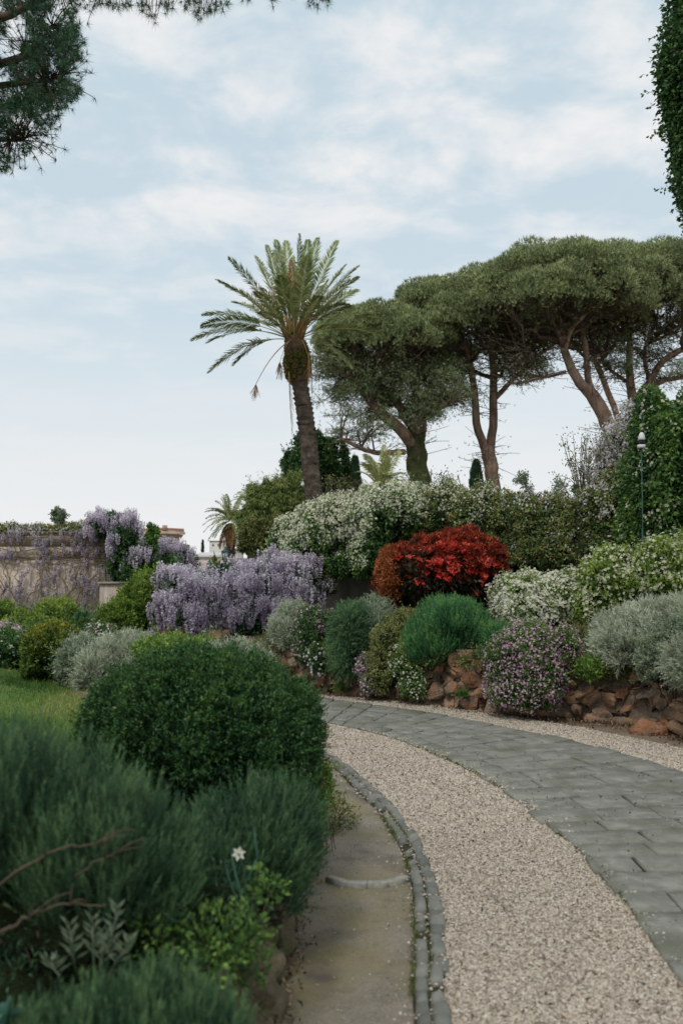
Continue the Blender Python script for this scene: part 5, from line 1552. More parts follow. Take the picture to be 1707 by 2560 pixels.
# ================================================================== LOWER ROW ON THE RUBBLE WALL
def wd(px):   # distance of the wall face under a pixel column
    xs = [620, 800, 1000, 1200, 1400, 1595, 1707]; ds = [15.2, 13.55, 12.75, 11.85, 11.2, 10.75, 10.1]
    return float(np.interp(px, xs, ds))
D1 = wd(720)
shrub('silver_bush', 'pale silver bush at the left end of the rubble wall below the wisteria', 'bush',
      [blob(682, 1545, 740, 1605, D1 + .35, .45), blob(700, 1515, 770, 1590, D1 + .5, .4), blob(690, 1560, 750, 1620, D1 + .15, .3)], 2600, ('silver', .10, .01), style='sprig', needles=12, nlen=.032, nwid=.008, base_z=.6, lump=.25, k=.6, wup=.5)
shrub('pink_flowering_bush', 'dark green bush hazed with small pink flowers between silver bush and round rosemary', 'bush',
      [blob(740, 1520, 835, 1610, wd(780) + .25, .5), blob(745, 1580, 830, 1670, wd(780) + .05, .35), blob(735, 1550, 790, 1650, wd(760) + .05, .3), blob(790, 1530, 850, 1600, wd(800) + .4, .4)], 12000, ('deep', .045, .014),
      base_z=.6, bloom=('pink', 900, .03, 4, -.3, 3), lump=.2, wup=-.2)
# white daisies: every head its own part
M_daisy = MAT['daisy']
def daisy_me():
    g = Geo(); k = 9
    for i in range(k):
        a = i / k * 2 * math.pi; d = np.array([math.cos(a), math.sin(a), .05]); s = np.array([-math.sin(a), math.cos(a), 0])
        g.add([d * .15, d * .6 + s * .19, d * 1.0 + [0, 0, .1], d * .6 - s * .19], [[0, 1, 2, 3]], tint=.9)
    return g.mesh('flower_head', M_daisy)
DM = daisy_me()
def daisies(label, bl, nleaf, nheads, size, leafm='deep', base_z=.4, name='daisy_clump'):
    r = shrub(name, label, 'flower clump', bl, nleaf, (leafm, .035, .009), base_z=base_z, lump=.25, stem_n=6)
    p, nr, _ = sample(bl, nheads, .02, .25, 2.2, -.8, 0)
    for k in range(len(p)):
        inst('flower_head', DM, r, p[k] + nr[k] * .03, look(nr[k] * .8 + np.array([0, -.4, .3]), .3), size * rng.uniform(.7, 1.1))
    return r
daisies('clump of white daisies hanging over the rubble wall under the pink flowering bush', [blob(768, 1612, 822, 1678, wd(800) - .12, .18), blob(764, 1620, 795, 1655, wd(780) - .1, .15), blob(780, 1640, 820, 1690, wd(800) - .14, .15)], 3500, 95, .021)
shrub('rosemary_bush', 'round dark green rosemary cascading over the wall, leftmost of the two', 'bush',
      [blob(832, 1520, 930, 1640, wd(880) + .35, .6), blob(835, 1575, 925, 1695, wd(880) + .12, .45), blob(838, 1540, 905, 1680, wd(870) + .1, .4)], 4200, ('rosemary', .14, .01), style='sprig', needles=20, nlen=.03, nwid=.006, base_z=.6, wn=.7, wup=-.15, lump=.12, tb=.5, k=.82, group=None)
shrub('rosemary_bush', 'grey-green rosemary with loose upright tips behind the leftmost round one', 'bush',
      [blob(895, 1512, 965, 1590, wd(920) + .75, .4), blob(925, 1540, 970, 1620, wd(930) + .4, .3)], 1400, ('greygreen', .16, .01), style='sprig', needles=18, nlen=.035, nwid=.008, base_z=.6, wn=.5, wup=.5, lump=.2, tb=.35)
shrub('trailing_plant', 'olive green trailing plant flowing down the rubble wall between two rosemary bushes', 'trailing plant',
      [blob(960, 1525, 1070, 1600, wd(1000) + .55, .4), blob(930, 1560, 1030, 1690, wd(980) + .1, .35), blob(905, 1640, 985, 1735, wd(940) - .12, .25), blob(960, 1600, 1040, 1725, wd(1000) - .02, .25)], 15000, ('olive', .035, .016), base_z=.5, wup=-.4, lump=.2, tb=.42)
shrub('flowering_cascade', 'pale lilac-pink flowers cascading at the foot of the trailing plant', 'flower clump',
      [blob(892, 1640, 925, 1700, wd(910) - .2, .14), blob(905, 1680, 940, 1742, wd(920) - .28, .14)], 1800, ('greygreen', .03, .01), base_z=.1, bloom=('pink', 300, .03, 5, -.6, 2), lump=.2)
shrub('flowering_cascade', 'small white flowers spilling down the wall in a thin curtain below the bright rosemary', 'flower clump',
      [blob(976, 1625, 1025, 1700, wd(1000) - .18, .16), blob(1000, 1660, 1062, 1742, wd(1020) - .2, .16), blob(1010, 1700, 1060, 1748, wd(1030) - .24, .14)], 3800, ('mid', .03, .012), base_z=.1, bloom=('white', 560, .026, 5, -.6, 3), lump=.25)
shrub('rosemary_bush', 'bright green upright rosemary dome on the wall in front of the scarlet bush', 'bush',
      [blob(1050, 1520, 1175, 1620, wd(1110) + .5, .7), blob(1020, 1560, 1110, 1680, wd(1060) + .2, .5), blob(1110, 1530, 1208, 1630, wd(1150) + .5, .5), blob(1030, 1590, 1180, 1650, wd(1100) + .2, .4)], 5200, ('rosemary_bright', .17, .01), style='sprig', needles=20, nlen=.032, nwid=.006, base_z=.6, wn=.5, wup=.9, wr=.25, lump=.10, tb=.42, k=.8)
shrub('purple_flower_mound', 'big mound of tiny purple flowers spilling from the wall to the path edge', 'flowering bush',
      [blob(1245, 1560, 1400, 1680, wd(1320) + .15, .65), blob(1212, 1590, 1350, 1765, wd(1270) - .05, .5), blob(1290, 1600, 1410, 1770, wd(1340) - .02, .5), blob(1225, 1680, 1400, 1778, wd(1310) - .12, .4), blob(1370, 1570, 1445, 1680, wd(1400) + .3, .4)], 30000, ('mid', .03, .014),
      base_z=.3, bloom=[('pink', 5600, .026, 5, -.7, 2)], lump=.15, tb=.28)
shrub('rosemary_bush', 'narrow green rosemary tuft behind the left shoulder of the purple mound', 'bush',
      [blob(1208, 1575, 1275, 1660, wd(1230) + .25, .3)], 900, ('rosemary_bright', .13, .01), style='sprig', needles=16, nlen=.03, nwid=.006, base_z=.6, wup=.7, tb=.4)
def strap(label, D, cx_, cy_, rpx, n, leafm, name='strap_leaf_plant', w=.022, base_z=.6, cat='plant'):
    c = P(cx_, cy_, D); m = D / FPX
    r = root(name, [c[0], D, base_z], label, cat)
    for k in range(n):
        a = rng.uniform(0, 6.28); el = rng.uniform(.3, 1.4); L_ = rpx * m * rng.uniform(.7, 1.1)
        d = np.array([math.cos(a) * math.cos(el), math.sin(a) * math.cos(el), math.sin(el)])
        pp = bez(c, c + d * L_ * .6 + [0, 0, .05], c + d * L_ + [0, 0, -.35 * L_ * math.cos(el)], 7)
        s = norm(np.cross(d, [0, 0, 1.0])) * w / 2 * np.array([.5, .9, 1, 1, .85, .5, .05])[:, None]
        V = np.r_[pp - s, pp + s]
        q = [[i, i + 1, i + 8, i + 7] for i in range(6)]
        obj('leaf', Geo().add(V, q, tint=rng.random()), MAT[leafm], r)
    return r
strap('arching strap leaf clump between the purple mound and the silver bush', wd(1490) + .2, 1500, 1645, 52, 90, 'deep')
shrub('silver_bush', 'large feathery silver-green bush on the wall at the right', 'bush',
      [blob(1528, 1545, 1630, 1645, wd(1570) + .45, .55), blob(1595, 1525, 1700, 1620, wd(1620) + .6, .6), blob(1505, 1580, 1590, 1665, wd(1540) + .15, .4), blob(1505, 1555, 1560, 1610, wd(1530) + .45, .3), blob(1650, 1520, 1740, 1640, wd(1660) + .5, .5)], 7500, ('silver', .15, .01), style='sprig', needles=14, nlen=.045, nwid=.009, base_z=.6, wn=.5, wup=.6, lump=.22, k=.72, tb=.4)
shrub('grey_bush', 'dense grey-green round bush hanging over the wall in front of the silver one', 'bush',
      [blob(1605, 1565, 1720, 1720, wd(1650) - .1, .5), blob(1600, 1600, 1680, 1715, wd(1630) - .2, .4), blob(1660, 1540, 1760, 1680, wd(1690) - .1, .5)], 17000, ('greygreen', .030, .013), base_z=.4, lump=.16, tb=.38, k=.82)
shrub('lavender_bush', 'bluish grey lavender at the extreme right edge', 'bush',
      [blob(1682, 1600, 1780, 1720, wd(1707) - .45, .35)], 1600, ('silver', .12, .01), style='sprig', needles=14, nlen=.03, nwid=.007, base_z=.4, lump=.15, tb=.25)
shrub('green_clump', 'small bright green clump on the stones below the strap leaf plant', 'plant',
      [blob(1440, 1650, 1498, 1700, wd(1470) - .02, .2), blob(1475, 1645, 1500, 1675, wd(1490), .15)], 1500, ('mid', .05, .018), base_z=.4, lump=.2, has_core=False, wup=.5, tb=.6)
shrub('trailing_plant', 'dull green creeping growth on the stones between bright rosemary and purple mound', 'plant',
      [blob(1165, 1600, 1235, 1650, wd(1200) + .7, .4)], 2500, ('olive', .035, .015), base_z=.6, lump=.2)
for (x, y, lab) in [(850, 1722, 'small weed tuft at the foot of the rubble wall, leftmost of the three'), (1155, 1738, 'small weed tuft on the ledge stones left of the purple mound'), (880, 1640, 'small weed tuft in a crevice under the round rosemary')]:
    shrub('weed_tuft', lab, 'weed', [blob(x - 14, y - 8, x + 14, y + 8, wd(x) - .15, .08)], 260, ('mid', .04, .014), base_z=0, has_core=False, stem_n=2, wup=.6)

# ================================================================== LEFT BORDER BEYOND THE LAWN
shrub('golden_bush', 'rounded dark bush with golden-yellow shoots beyond the lawn', 'bush',
      [blob(72, 1562, 205, 1680, 12.6, .6), blob(75, 1600, 150, 1715, 12.5, .5), blob(130, 1590, 212, 1700, 12.5, .5)], 15000, ('golden', .045, .024), base_z=.3, top_young_lit=.35, tb=.25, lump=.16)
shrub('grey_bush', 'round grey-leaved bush just right of the golden one', 'bush',
      [blob(150, 1598, 260, 1720, 12.2, .5), blob(145, 1620, 210, 1700, 12.3, .4)], 11000, ('greygreen', .045, .010), base_z=.3, lump=.2, tb=.5)
shrub('silver_bush', 'feathery pale silver bush half hidden by the clipped dome', 'bush',
      [blob(205, 1640, 300, 1740, 11.9, .45), blob(255, 1608, 372, 1700, 12.2, .5), blob(300, 1600, 375, 1660, 12.5, .4)], 4200, ('silver', .14, .01), style='sprig', needles=12, nlen=.04, nwid=.008, base_z=.3, lump=.22, wup=.6, k=.65, tb=.35)
shrub('flowering_bush', 'dark green bush with small white flowers at the left edge beyond the lawn', 'bush',
      [blob(-60, 1585, 60, 1690, 13.6, .6), blob(-20, 1600, 70, 1680, 13.3, .4)], 9000, ('deep', .05, .026), base_z=.4, bloom=('white', 260, .035, 5, -.3, 2), lump=.2)
shrub('pink_flowering_bush', 'low pink flowering clump behind the white-flowered bush at the left edge', 'flower clump',
      [blob(-30, 1568, 45, 1600, 15, .4)], 1500, ('greygreen', .05, .02), base_z=.6, bloom=('pink', 400, .04, 5, -.2, 3), lump=.2)
shrub('green_bush', 'loose mid green bush at the left edge under the pink wall', 'bush',
      [blob(-60, 1510, 60, 1590, 20, .8), blob(10, 1540, 110, 1600, 19, .7), blob(-40, 1560, 60, 1610, 18, .6)], 9000, ('lime', .07, .035), base_z=.6, lump=.25, tb=.3)
shrub('pale_green_bush', 'soft pale green spreading bush against the pink wall', 'bush',
      [blob(95, 1505, 195, 1565, 22, .8), blob(120, 1500, 175, 1540, 22.5, .5)], 6500, ('lime', .08, .02), base_z=.5, lump=.2, tb=.5)
shrub('ground_cover', 'dark leafy ground plants between the left shrubs and the pink wall', 'plant',
      [blob(60, 1570, 160, 1620, 17, .6), blob(150, 1560, 260, 1620, 17, .6)], 6500, ('deep', .09, .04), base_z=.5, lump=.25)
strap('dark green arching cycad leaves in front of the tall pink stucco wall', 20, 212, 1570, 62, 60, 'deep', 'cycad', .07, .5)
strap('bluish broad leaves fanned out under the big yellow-green bush', 18.5, 205, 1560, 40, 30, 'teal', 'agave', .09, .5)
shrub('large_green_bush', 'tall yellow-green bush sloping up against the left side of the big wisteria', 'bush',
      [blob(275, 1480, 400, 1600, 17.4, .9), blob(320, 1440, 410, 1540, 17.6, .8), blob(240, 1520, 330, 1600, 17.8, .6), blob(350, 1430, 430, 1500, 17.8, .6), blob(330, 1500, 420, 1600, 17.2, .7)], 26000, ('lime', .06, .03), base_z=.5, lump=.2, tb=.26, tr=.25, top_young_lit=.18)
shrub('flowering_bush', 'pink and white flowering clump below the tall yellow-green bush', 'bush',
      [blob(225, 1565, 280, 1610, 15, .35), blob(255, 1590, 315, 1635, 14.5, .35)], 3500, ('deep', .045, .02), base_z=.5, bloom=[('white', 300, .045, 5, -.4, 3), ('pink', 160, .04, 5, -.4, 3)], lump=.25)
shrub('green_bush', 'fresh green low bush peeping over the top of the clipped dome', 'bush',
      [blob(350, 1595, 480, 1660, 9.5, .5), blob(440, 1600, 545, 1650, 10, .5)], 6500, ('mid', .045, .022), base_z=.2, lump=.2, tb=.6)
shrub('silver_bush', 'low grey-green bush peeping over the right shoulder of the clipped dome', 'bush',
      [blob(520, 1625, 660, 1690, 9.0, .5)], 1500, ('silver', .11, .01), style='sprig', needles=12, nlen=.03, nwid=.007, base_z=.1, tb=.2, lump=.18)

# low mixed growth knitting the shrubs together along the top of the rubble wall
shrub('creeping_growth', 'low ragged mixed greenery creeping along the top of the rubble wall between shrubs', 'ground cover',
      [blob(x_ - 48, y_, x_ + 48, y_ + 46, wd(x_) + .18, .25) for x_, y_ in ((690, 1592), (840, 1600), (1000, 1612), (1110, 1622), (1200, 1628), (1440, 1640), (1480, 1652), (1560, 1660))] +
      [blob(x_ - 60, y_, x_ + 60, y_ + 50, D_2, .5) for x_, y_, D_2 in ((860, 1560, 15.2), (1180, 1555, 13.8), (1240, 1560, 13.4), (1450, 1560, 12.6), (1500, 1570, 12.2), (760, 1545, 16))],
      15000, ('olive', .05, .016), base_z=.6, lump=.4, thick=.5, has_core=False, tb=.35, tr=.45, wup=.35, shoots=.3)
# spotlight on a short green post, hose hoop
r = root('garden_spotlight', [P(148, 1712, 11.9)[0], 11.9, P(148, 1712, 11.9)[2]], 'dark green post with a small round garden spotlight at the lawn edge', 'garden light')
a, b, m_ = P(145, 1643, 11.9), P(150, 1712, 11.9), 11.9 / FPX
g = Geo(); box(g, (a[0] - 5 * m_, 11.87, a[2] - 24 * m_), (a[0] + 7 * m_, 11.93, a[2])); obj('junction_box', g, M_green, r)
g = Geo(); tube(g, [[b[0], 11.9, b[2] - .15], [b[0], 11.9, a[2] - 24 * m_]], 2.6 * m_, 8); obj('post', g, M_green, r, smooth=True)
h = P(136, 1678, 11.85)
def oriented_lathe(prof, direction, k=18):
    g = Geo(); lathe(g, [0, 0, 0], prof, k); q = Vector(direction).to_track_quat('Z', 'Y').to_matrix()
    Rm = np.array(q); V = np.concatenate(g.V); g.V = [V @ Rm.T]; return g
def shift(g, c): g.V = [np.concatenate(g.V) + np.asarray(c)]; return g
obj('lamp_housing', shift(oriented_lathe([(-7 * m_, 4 * m_), (-3 * m_, 7.5 * m_), (3 * m_, 8 * m_)], (-.5, -.5, .6)), h), M_white, r, smooth=True)
obj('lens', shift(oriented_lathe([(3.1 * m_, 8 * m_), (5 * m_, 7 * m_), (6 * m_, 3 * m_)], (-.5, -.5, .6)), h), M_black, r, smooth=True)
g = Geo(); c = P(6, 1657, 13.0); th = np.linspace(0, math.pi, 14); tube(g, np.c_[c[0] + np.cos(th) * .022, np.full(14, 13.0), c[2] - .03 + np.sin(th) * .075], .004, 6)
tag(obj('hose_hoop', g, M_white), 'small pale wire hoop standing at the far left edge of the lawn', 'hoop')

# lanterns behind the wisteria
M_lamp = solid_mat('lamp_metal', [(.03, .07, .06), (.06, .11, .095)], 8, rough=.5, bump=0)
M_lglass = solid_mat('lamp_glass', [(.45, .50, .50), (.55, .60, .60)], 3, rough=.2, bump=0, spec=.6)
def lantern(label, D, px, ytop, ybot, wpx):
    m = D / FPX; c = P(px, ybot, D)
    r = root('lantern', [c[0], D, .6], label, 'lantern', 'lantern lamps rising behind the wisteria')
    Hh = (ybot - ytop) * m; w = wpx * m / 2
    f = lambda a: a * Hh
    g = Geo(); lathe(g, c, [(f(.62), w * 1.05), (f(.66), w * 1.08), (f(.78), w * .5), (f(.86), w * .28), (f(.92), w * .3), (f(1.0), w * .06)], 8); obj('cap', g, M_lamp, r)
    g = Geo(); lathe(g, c, [(f(.06), w * .55), (f(.615), w * .88)], 4); obj('glass', g, M_lglass, r)
    for k in range(4):
        a = k * math.pi / 2; g = Geo()
        tube(g, [[c[0] + math.cos(a) * w * .58, D + math.sin(a) * w * .58, c[2] + f(.05)], [c[0] + math.cos(a) * w * .92, D + math.sin(a) * w * .92, c[2] + f(.62)]], w * .08, 4); obj('glazing_bar', g, M_lamp, r)
    g = Geo(); lathe(g, c, [(f(-.08), w * .2), (f(0), w * .62), (f(.055), w * .6)], 8); obj('base', g, M_lamp, r)
    g = Geo(); tube(g, [[c[0], D, .5], [c[0], D, c[2] - f(.08)]], w * .16, 8); obj('post', g, M_lamp, r)
lantern('taller grey-green lantern in front of the brown-skirted palm', 30, 563, 1366, 1403, 19)
lantern('smaller lower lantern further left behind the wisteria', 33, 524, 1398, 1430, 15)
daisies('white blossom bush on the flat roof behind the wisteria', [blob(630, 1365, 680, 1398, 36, .5)], 1200, 24, .12, 'lime', 1.5, 'flowering_bush')
shrub('green_bush', 'bright light green leafy bush beside the flat roofed pinkish building', 'bush', [blob(665, 1375, 705, 1410, 24, .4)], 1800, ('lime', .09, .05), base_z=.9, tb=.6)
strap('small fan of palm leaves in front of the far white house', 34, 540, 1415, 42, 30, 'palm', 'palm_seedling', .07, .6)

# ================================================================== FOREGROUND LEFT
shrub('clipped_dome', 'large clipped evergreen dome of small glossy dark leaves in the left foreground', 'bush',
      [blob(232, 1634, 780, 2010, 5.7, .76), blob(440, 1662, 797, 2030, 5.6, .70), blob(222, 1690, 420, 1960, 5.7, .55), blob(560, 1860, 788, 2100, 5.3, .45), blob(330, 1624, 630, 1800, 5.7, .55)], 118000, ('clipped', .024, .010),
      base_z=.2, lump=.095, freq=4.5, shoots=.22, thick=.22, wn=.75, wup=.15, wr=.85, k=.82, tb=.34, tr=.34, tn=.16, back=.15, top_young_lit=.20, bloom=('pink', 8, .03, 5, -.2, 1), zmin=-.9)
shrub('rosemary_bush', 'big rosemary with upright needle stems filling the left foreground edge', 'bush',
      [blob(-260, 1915, 300, 2330, 3.5, .45), blob(120, 2020, 450, 2350, 3.4, .38), blob(-150, 1890, 170, 2200, 3.7, .45), blob(300, 2110, 500, 2330, 3.5, .3)], 6200, ('rosemary', .13, .01), style='sprig', needles=28, nlen=.022, nwid=.0026,
      base_z=.2, wn=.45, wup=1.0, wr=.35, lump=.15, thick=.45, tb=.42, tr=.3, k=.66, splay=.55, back=.3, zmin=-.35, stem_n=14)
shrub('rosemary_bush', 'dark rosemary at the foot of the clipped dome beside the mossy verge', 'bush',
      [blob(500, 2020, 765, 2290, 4.5, .4), blob(440, 2070, 640, 2290, 4.3, .35), blob(620, 2005, 775, 2220, 4.7, .35)], 4200, ('rosemary', .13, .01), style='sprig', needles=24, nlen=.022, nwid=.003,
      base_z=.1, wn=.5, wup=.8, wr=.35, lump=.15, thick=.35, tb=.30, k=.75, splay=.6, back=.2)
shrub('rosemary_bush', 'nearest rosemary clump at the bottom edge, below the bare branches', 'bush',
      [blob(120, 2530, 540, 2860, 2.75, .32), blob(250, 2500, 480, 2750, 2.8, .25), blob(-20, 2590, 250, 2900, 2.7, .25), blob(400, 2560, 600, 2840, 2.75, .25)], 4200, ('rosemary', .10, .01), style='sprig', needles=28, nlen=.020, nwid=.0024,
      base_z=.1, wn=.3, wup=1.1, wr=.25, lump=.12, thick=.4, tb=.45, tr=.3, k=.72, splay=.5, back=.3, zmin=-.2, stem_n=10)
shrub('trailing_plant', 'small bright green leaves scrambling over the bank between the rosemary clumps', 'plant',
      [blob(450, 2290, 610, 2470, 3.3, .2), blob(560, 2270, 660, 2470, 3.4, .16), blob(320, 2260, 470, 2380, 3.3, .16), blob(620, 2180, 715, 2260, 3.7, .1)], 1900, ('mid', .024, .014), base_z=.2, lump=.35, thick=.5, has_core=False, tb=.30, tr=.4, stem_n=16, freq=3)
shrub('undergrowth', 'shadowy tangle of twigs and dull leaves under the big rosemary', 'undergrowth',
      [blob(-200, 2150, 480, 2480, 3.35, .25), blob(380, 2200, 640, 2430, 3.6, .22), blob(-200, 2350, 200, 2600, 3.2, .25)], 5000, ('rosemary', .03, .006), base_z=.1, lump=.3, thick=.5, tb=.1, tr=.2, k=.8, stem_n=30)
# bare woody branches
for i, (pts, rr, lab) in enumerate([([(-40, 2240, 3.0), (90, 2150, 2.95), (170, 2115, 2.95), (255, 2110, 3.0), (290, 2070, 3.05)], (.0048, .002), 'bare brown rosemary branch arching across the upper left foreground'),
                                    ([(-40, 2350, 2.8), (60, 2300, 2.8), (150, 2262, 2.85), (270, 2262, 2.9)], (.006, .0022), 'thicker bare branch below it, reaching in from the left edge'),
                                    ([(190, 2190, 3.0), (240, 2155, 3.0), (290, 2140, 3.05)], (.004, .002), 'short thin bare twig between the two long branches')]):
    g = Geo(); q = smooth_path([P(x, y, d) for x, y, d in pts], 20); q += rng.normal(size=q.shape) * .003
    tube(g, q, np.linspace(*rr, 20), 8)
    for _ in range(4):
        k = rng.integers(6, 18); e = q[k] + [rng.uniform(0, .12), rng.normal() * .03, rng.uniform(.0, .08)]
        tube(g, bez(q[k], (q[k] + e) / 2 + [0, 0, .02], e, 5), np.linspace(.003, .0015, 5), 5)
    tag(obj('bare_branch', g, M_deadwood, smooth=True), lab, 'branch')
# silvery lance-leaved plant
r = root('lance_leaf_plant', [P(220, 2430, 2.95)[0], 2.95, .2], 'silvery lance-leaved shoots standing above the nearest rosemary', 'plant')
for (x0, y0, x1, y1) in [(190, 2430, 172, 2305), (235, 2420, 232, 2290), (265, 2420, 295, 2260), (275, 2430, 330, 2345), (150, 2440, 118, 2400), (250, 2430, 262, 2330)]:
    a, b = P(x0, y0, 2.95), P(x1, y1, 2.9 + rng.uniform(-.05, .1))
    g = Geo(); tube(g, [a, (a + b) / 2, b], [.003, .0025, .001], 5, tint=.3); obj('stem', g, MAT['greygreen'], r)
    for k in range(18):
        t = .25 + .75 * k / 18; an = k * 2.4
        c = a + (b - a) * t
        d = norm(np.array([math.cos(an), math.sin(an) * .6, .45 + .5 * t])); ln = .055 * (1.15 - .5 * t)
        s = norm(np.cross(d, [0, 1.0, .2])) * .0045
        obj('leaf', Geo().add([c, c + d * ln * .5 + s, c + d * ln, c + d * ln * .5 - s], [[0, 1, 2, 3]], tint=rng.uniform(.1, .5)), MAT['greygreen'], r)
# narcissus
r = root('narcissus', [P(600, 2240, 3.5)[0], 3.5, .2], 'single white narcissus flower with thin blue-green leaves on the bank', 'flower')
fc = P(597, 2133, 3.5)
g = Geo(); tube(g, bez(P(610, 2260, 3.5), P(618, 2180, 3.5), fc, 8), .0025, 6, tint=.4); obj('stem', g, MAT['teal'], r)
for k in range(6):
    a = k / 6 * 6.28 + .3; d = np.array([math.cos(a), -.25, math.sin(a)]); s = np.array([-math.sin(a), 0, math.cos(a)])
    obj('petal', Geo().add([fc, fc + d * .013 + s * .007, fc + d * .027, fc + d * .013 - s * .007], [[0, 1, 2, 3]], tint=.9), MAT['white'], r)
obj('corona', shift(oriented_lathe([(0, .003), (.008, .006)], (0, -1, .1), 10), fc), MAT['cream'], r)
for (x0, y0, x1, y1, x2, y2) in [(645, 2150, 638, 2100, 634, 2062), (645, 2150, 660, 2145, 680, 2148), (600, 2270, 622, 2300, 617, 2330), (640, 2150, 625, 2185, 610, 2220), (590, 2225, 610, 2222, 625, 2225), (600, 2265, 570, 2200, 562, 2150), (610, 2260, 585, 2180, 575, 2110)]:
    q = bez(P(x0, y0, 3.45), P(x1, y1, 3.42), P(x2, y2, 3.45), 8); g = Geo()
    s = np.array([.0035, 0, .001]) * np.array([.6, 1, 1, 1, .9, .7, .4, .05])[:, None]
    g.add(np.r_[q - s, q + s], [[i, i + 1, i + 9, i + 8] for i in range(7)], tint=rng.uniform(.2, .8)); obj('leaf', g, MAT['teal'], r)
strap('broad blue-green leaves in the bottom left corner', 2.6, 5, 2590, 90, 12, 'teal', 'broad_leaf_plant', .03, .1)
# purple flowered plant on the verge
shrub('verge_plant', 'straggly low plant with a few violet flowers leaning over the mossy verge', 'plant',
      [blob(795, 1990, 885, 2110, 6.7, .16), blob(790, 2050, 860, 2160, 6.5, .14), blob(800, 2010, 850, 2100, 6.8, .12)], 2400, ('olive', .022, .009), base_z=.0, lump=.35, thick=.6, has_core=False, tb=.4, tr=.5, stem_n=22,
      bloom=('pink', 14, .026, 5, -.3, 1))
shrub('trailing_plant', 'fresh green shoots poking out at the foot of the clipped dome', 'plant',
      [blob(775, 1900, 825, 2010, 5.9, .12), blob(760, 1960, 810, 2060, 5.7, .14)], 1300, ('mid', .034, .018), base_z=.1, lump=.3, thick=.5, has_core=False, tb=.6, stem_n=8)
# weeds and dry grass on the bank face
g = Geo(); n = 5200
yy = rng.uniform(3.3, 7.5, n); ss = rng.uniform(0.02, .5, n); xx = np.interp(yy, bey[:, 1], bey[:, 0]) - ss
p = np.c_[xx, yy, bank_z(xx, yy)]; m_ = noise(p, 3.5, 8) > -.1; p = p[m_]
leaves(g, p, np.tile([.6, -.3, .2], (len(p), 1)), .055, .004, .5, -.2, .9, tint=np.clip(rng.random(len(p)), 0, 1), fold=.05)
obj('bank_grass', g, leaf_mat('dry_grass', [(.05, .06, .02), (.12, .12, .05), (.22, .18, .10), (.10, .13, .03)], trans=.1), kind='stuff')
# bank stones
br = root('bank_stones', [P(700, 2400, 3.9)[0], 3.9, 0], 'rough mossy stones jutting from the foot of the left bank beside the verge', 'rocks')
for k, (px, py, w_, h_) in enumerate([(700, 2290, .09, .10), (690, 2380, .10, .10), (665, 2450, .12, .11), (645, 2530, .12, .12), (725, 2220, .07, .08), (680, 2330, .12, .14), (640, 2420, .13, .16), (610, 2500, .12, .18)]):
    c = G(px + 14, py); V, F = ICO[3]
    v = V * np.array([w_, .12, h_]) * (1 + .25 * noise(V * 1.6 + c, 1.6, k) + .06 * noise(V * 6, 1.5, k))[:, None]
    obj('rock', Geo().add(v + c + [-.05, 0, h_ * .3], tris=F), M_bank, br)

# ================================================================== OVERHANGING TREES AT THE TOP CORNERS
def needle_tufts(g, p, nrm_, ln, k, w=.0035):
    n = len(p)
    d0 = norm(nrm_ + rng.normal(size=(n, 3)) * .5)
    d = norm(d0[:, None] * .7 + rng.normal(size=(n, k, 3)) * .75)
    ww = norm(np.cross(d, rng.normal(size=(n, k, 3)))) * w / 2
    l_ = (ln * rng.uniform(.7, 1.15, (n, k)))[..., None]
    V = np.stack([p[:, None] - ww, p[:, None] + ww, p[:, None] + d * l_], 2)
    t = np.clip(.4 + .5 * (rng.random((n, 1)) - .5) + .15 * (rng.random((n, k)) - .5), 0, 1)
    g.add(V.reshape(-1, 3), tris=np.arange(n * k * 3).reshape(-1, 3), tint=np.repeat(t.ravel(), 3))
DN = 11.0
tp = root('umbrella_pine', [-8.5, 10.5, 0], 'near pine bough with dark green needle tufts hanging into the top left corner', 'pine tree')
g = Geo(); tube(g, smooth_path([[-8.5, 10.5, -.1], [-8.3, 10.5, 3], [-8.0, 10.6, 6], [-7.2, 10.8, 9]], 16), np.linspace(.38, .2, 16), 14); obj('trunk', g, M_bark, tp, smooth=True)
limbs = [([(-700, 330, 0), (0, 160, 0), (60, 130, .1), (98, 103, 0), (132, 66, -.1)], .030), ([(-700, 330, 0), (0, 214, .1), (81, 214, 0), (119, 203, -.1), (155, 186, 0)], .026),
         ([(-700, 330, 0), (0, 350, 0), (30, 341, .1), (60, 330, .1)], .018), ([(-700, 200, 0), (-60, 60, -.2), (60, 20, -.2), (160, -30, -.1), (320, -60, 0), (560, -70, .2), (800, -50, .3)], .030),
         ([(-700, 330, .2), (0, 265, .4), (60, 262, .5), (120, 240, .4)], .018)]
gb_, gn = Geo(), Geo(); tips_ = []
for pts, r0 in limbs:
    q = smooth_path([P(x, y, DN + d) for x, y, d in pts], 40)
    gg_ = Geo(); tube(gg_, q, np.linspace(r0 * 1.8, r0 * .35, 40), 8); obj('limb', gg_, M_bark_dark, tp, smooth=True)
    for k in range(60 if pts[0][1] == 200 else 50):
        i = rng.integers(12, 40)
        e = q[i] + norm(rng.normal(size=3) * [1, .8, 1] + [.4, 0, .0]) * rng.uniform(.15, .55)
        tube(gb_, bez(q[i], (q[i] + e) / 2 + [0, 0, .04], e, 4), [.007, .005, .004, .003], 4, cap=False)
        tips_ += [e, q[i] * .4 + e * .6]
def in_left(x, y):
    # outline of the bough in the photograph
    xm = np.interp(y, [-60, 0, 40, 75, 110, 135, 190, 230, 255, 300, 330, 370, 400, 425], [330, 190, 185, 190, 222, 235, 228, 205, 178, 138, 118, 85, 40, 8])
    return x < xm
xs_ = rng.uniform(-160, 240, 9000); ys_ = rng.uniform(-70, 425, 9000)
d_ = np.c_[xs_, ys_, 0 * xs_] / 100
